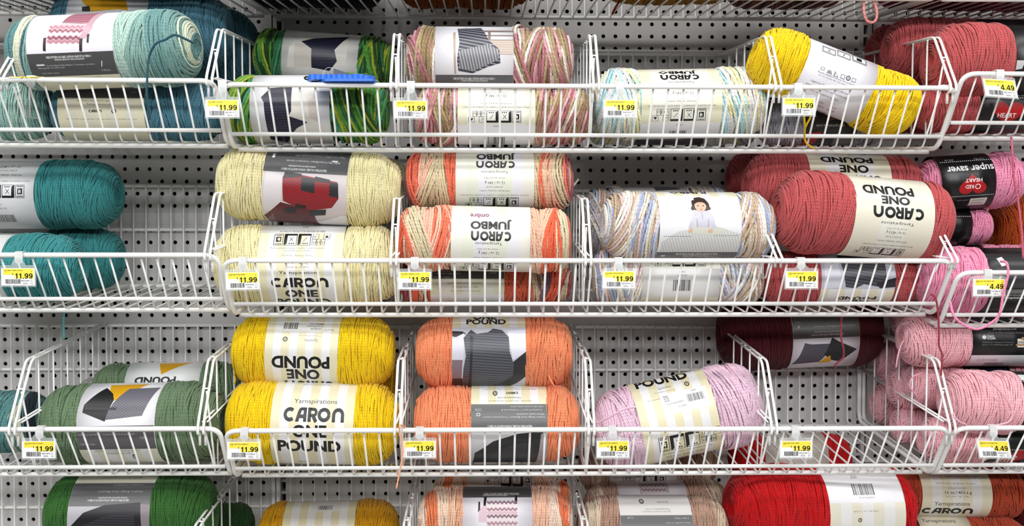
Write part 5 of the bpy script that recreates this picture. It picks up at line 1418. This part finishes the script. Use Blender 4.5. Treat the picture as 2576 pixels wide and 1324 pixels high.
    area_('barcode', Bq, INK, 0.00075)
for a in [
    (75, 222, 1, -1, '11.99', 'SPN JUMBO OMBRE', '18531930', '11.99 price tag folded up almost edge-on under the teal ombre skein', 2, 0, 74),
    (559, 273, 1, 0, '11.99', 'SPN JUMBO FOLIAGE', '18016519', '11.99 price tag at the corner below the variegated green skeins', 0, 0, 0),
    (1033, 275, 1, 0, '11.99', 'CARN JUMBO ROSEWOOD VG', '15183015', '11.99 price tag in front of the rosewood skeins', 0, 0, 0),
    (1560, 273, 1, 0, '11.99', 'CARN JUMBO BABY RAINBOW', '05407655', '11.99 price tag in front of the pastel rainbow skein', 0, 0, 0),
    (2010, 268, 1, 0, '11.99', 'SPN JUMBO PRINTS PINK AS', '17448580', '11.99 price tag in front of the tilted yellow skein', 0, 0, 0),
    (2519, 222, 1, 1, '4.49', 'REDH RH SS 198G LIGHT ROS', '04210373', '4.49 price tag skewed on the rail before the dusty rose skeins', 3.5, -.28, 0),
    (45, 697, 2, -1, '11.99', 'SPN JUMBO OMBRE LAKE MIS', '18531897', '11.99 price tag at the left edge before the teal skeins', 0, 0, 0),
    (609, 707, 2, 0, '11.99', 'CARN ONE POUND CREAM', '06206056', '11.99 price tag in front of the cream skeins', -1, 0, 0),
    (1043, 706, 2, 0, '11.99', 'SPN JUMBO OMBRE BLOSSOM', '18531913', '11.99 price tag in front of the coral ombre skeins', 0, 0, 0),
    (1557, 704, 2, 0, '11.99', 'SPN JUMBO PRINTS SEASHEL', '18765941', '11.99 price tag in front of the seashell skeins', 0, 0, 0),
    (2017, 704, 2, 0, '11.99', 'CARN ONE POUND ROSE', '04998449', '11.99 price tag in front of the big rose skein', 0, 0, 0),
    (2489, 720, 2, 1, '4.49', 'RED RH SS 198G PETAL PIN', '02188969', '4.49 price tag before the bright pink skeins, a pink strand beside it', 0, 0, 0),
    (97, 1132, 3, -1, '11.99', 'SPN ONE POUND SUCCULENT', '18531863', '11.99 price tag before the sage skeins', 0, 0, 0),
    (613, 1134, 3, 0, '11.99', 'CARN ONE POUND CALMING SU', '15774532', '11.99 price tag in front of the yellow skeins', 0, 0, 0),
    (1055, 1131, 3, 0, '11.99', 'CARN ONE POUND PEACH', '06407671', '11.99 price tag in front of the peach skeins', 0, 0, 0),
    (1542, 1131, 3, 0, '11.99', 'CARN ONE POUND CALMING PI', '15774508', '11.99 price tag in front of the pale pink skein', 0, 0, 0),
    (2003, 1131, 3, 0, '11.99', 'CARN ONE POUND CLARET', '06206148', '11.99 price tag in front of the empty bin', 0, 0, 0),
    (2502, 1131, 3, 1, '4.49', 'REDH RH SS 198G BABY PINK', '04943254', '4.49 price tag before the baby pink skeins', 1, -.22, 0)]:
    price_tag(*a)
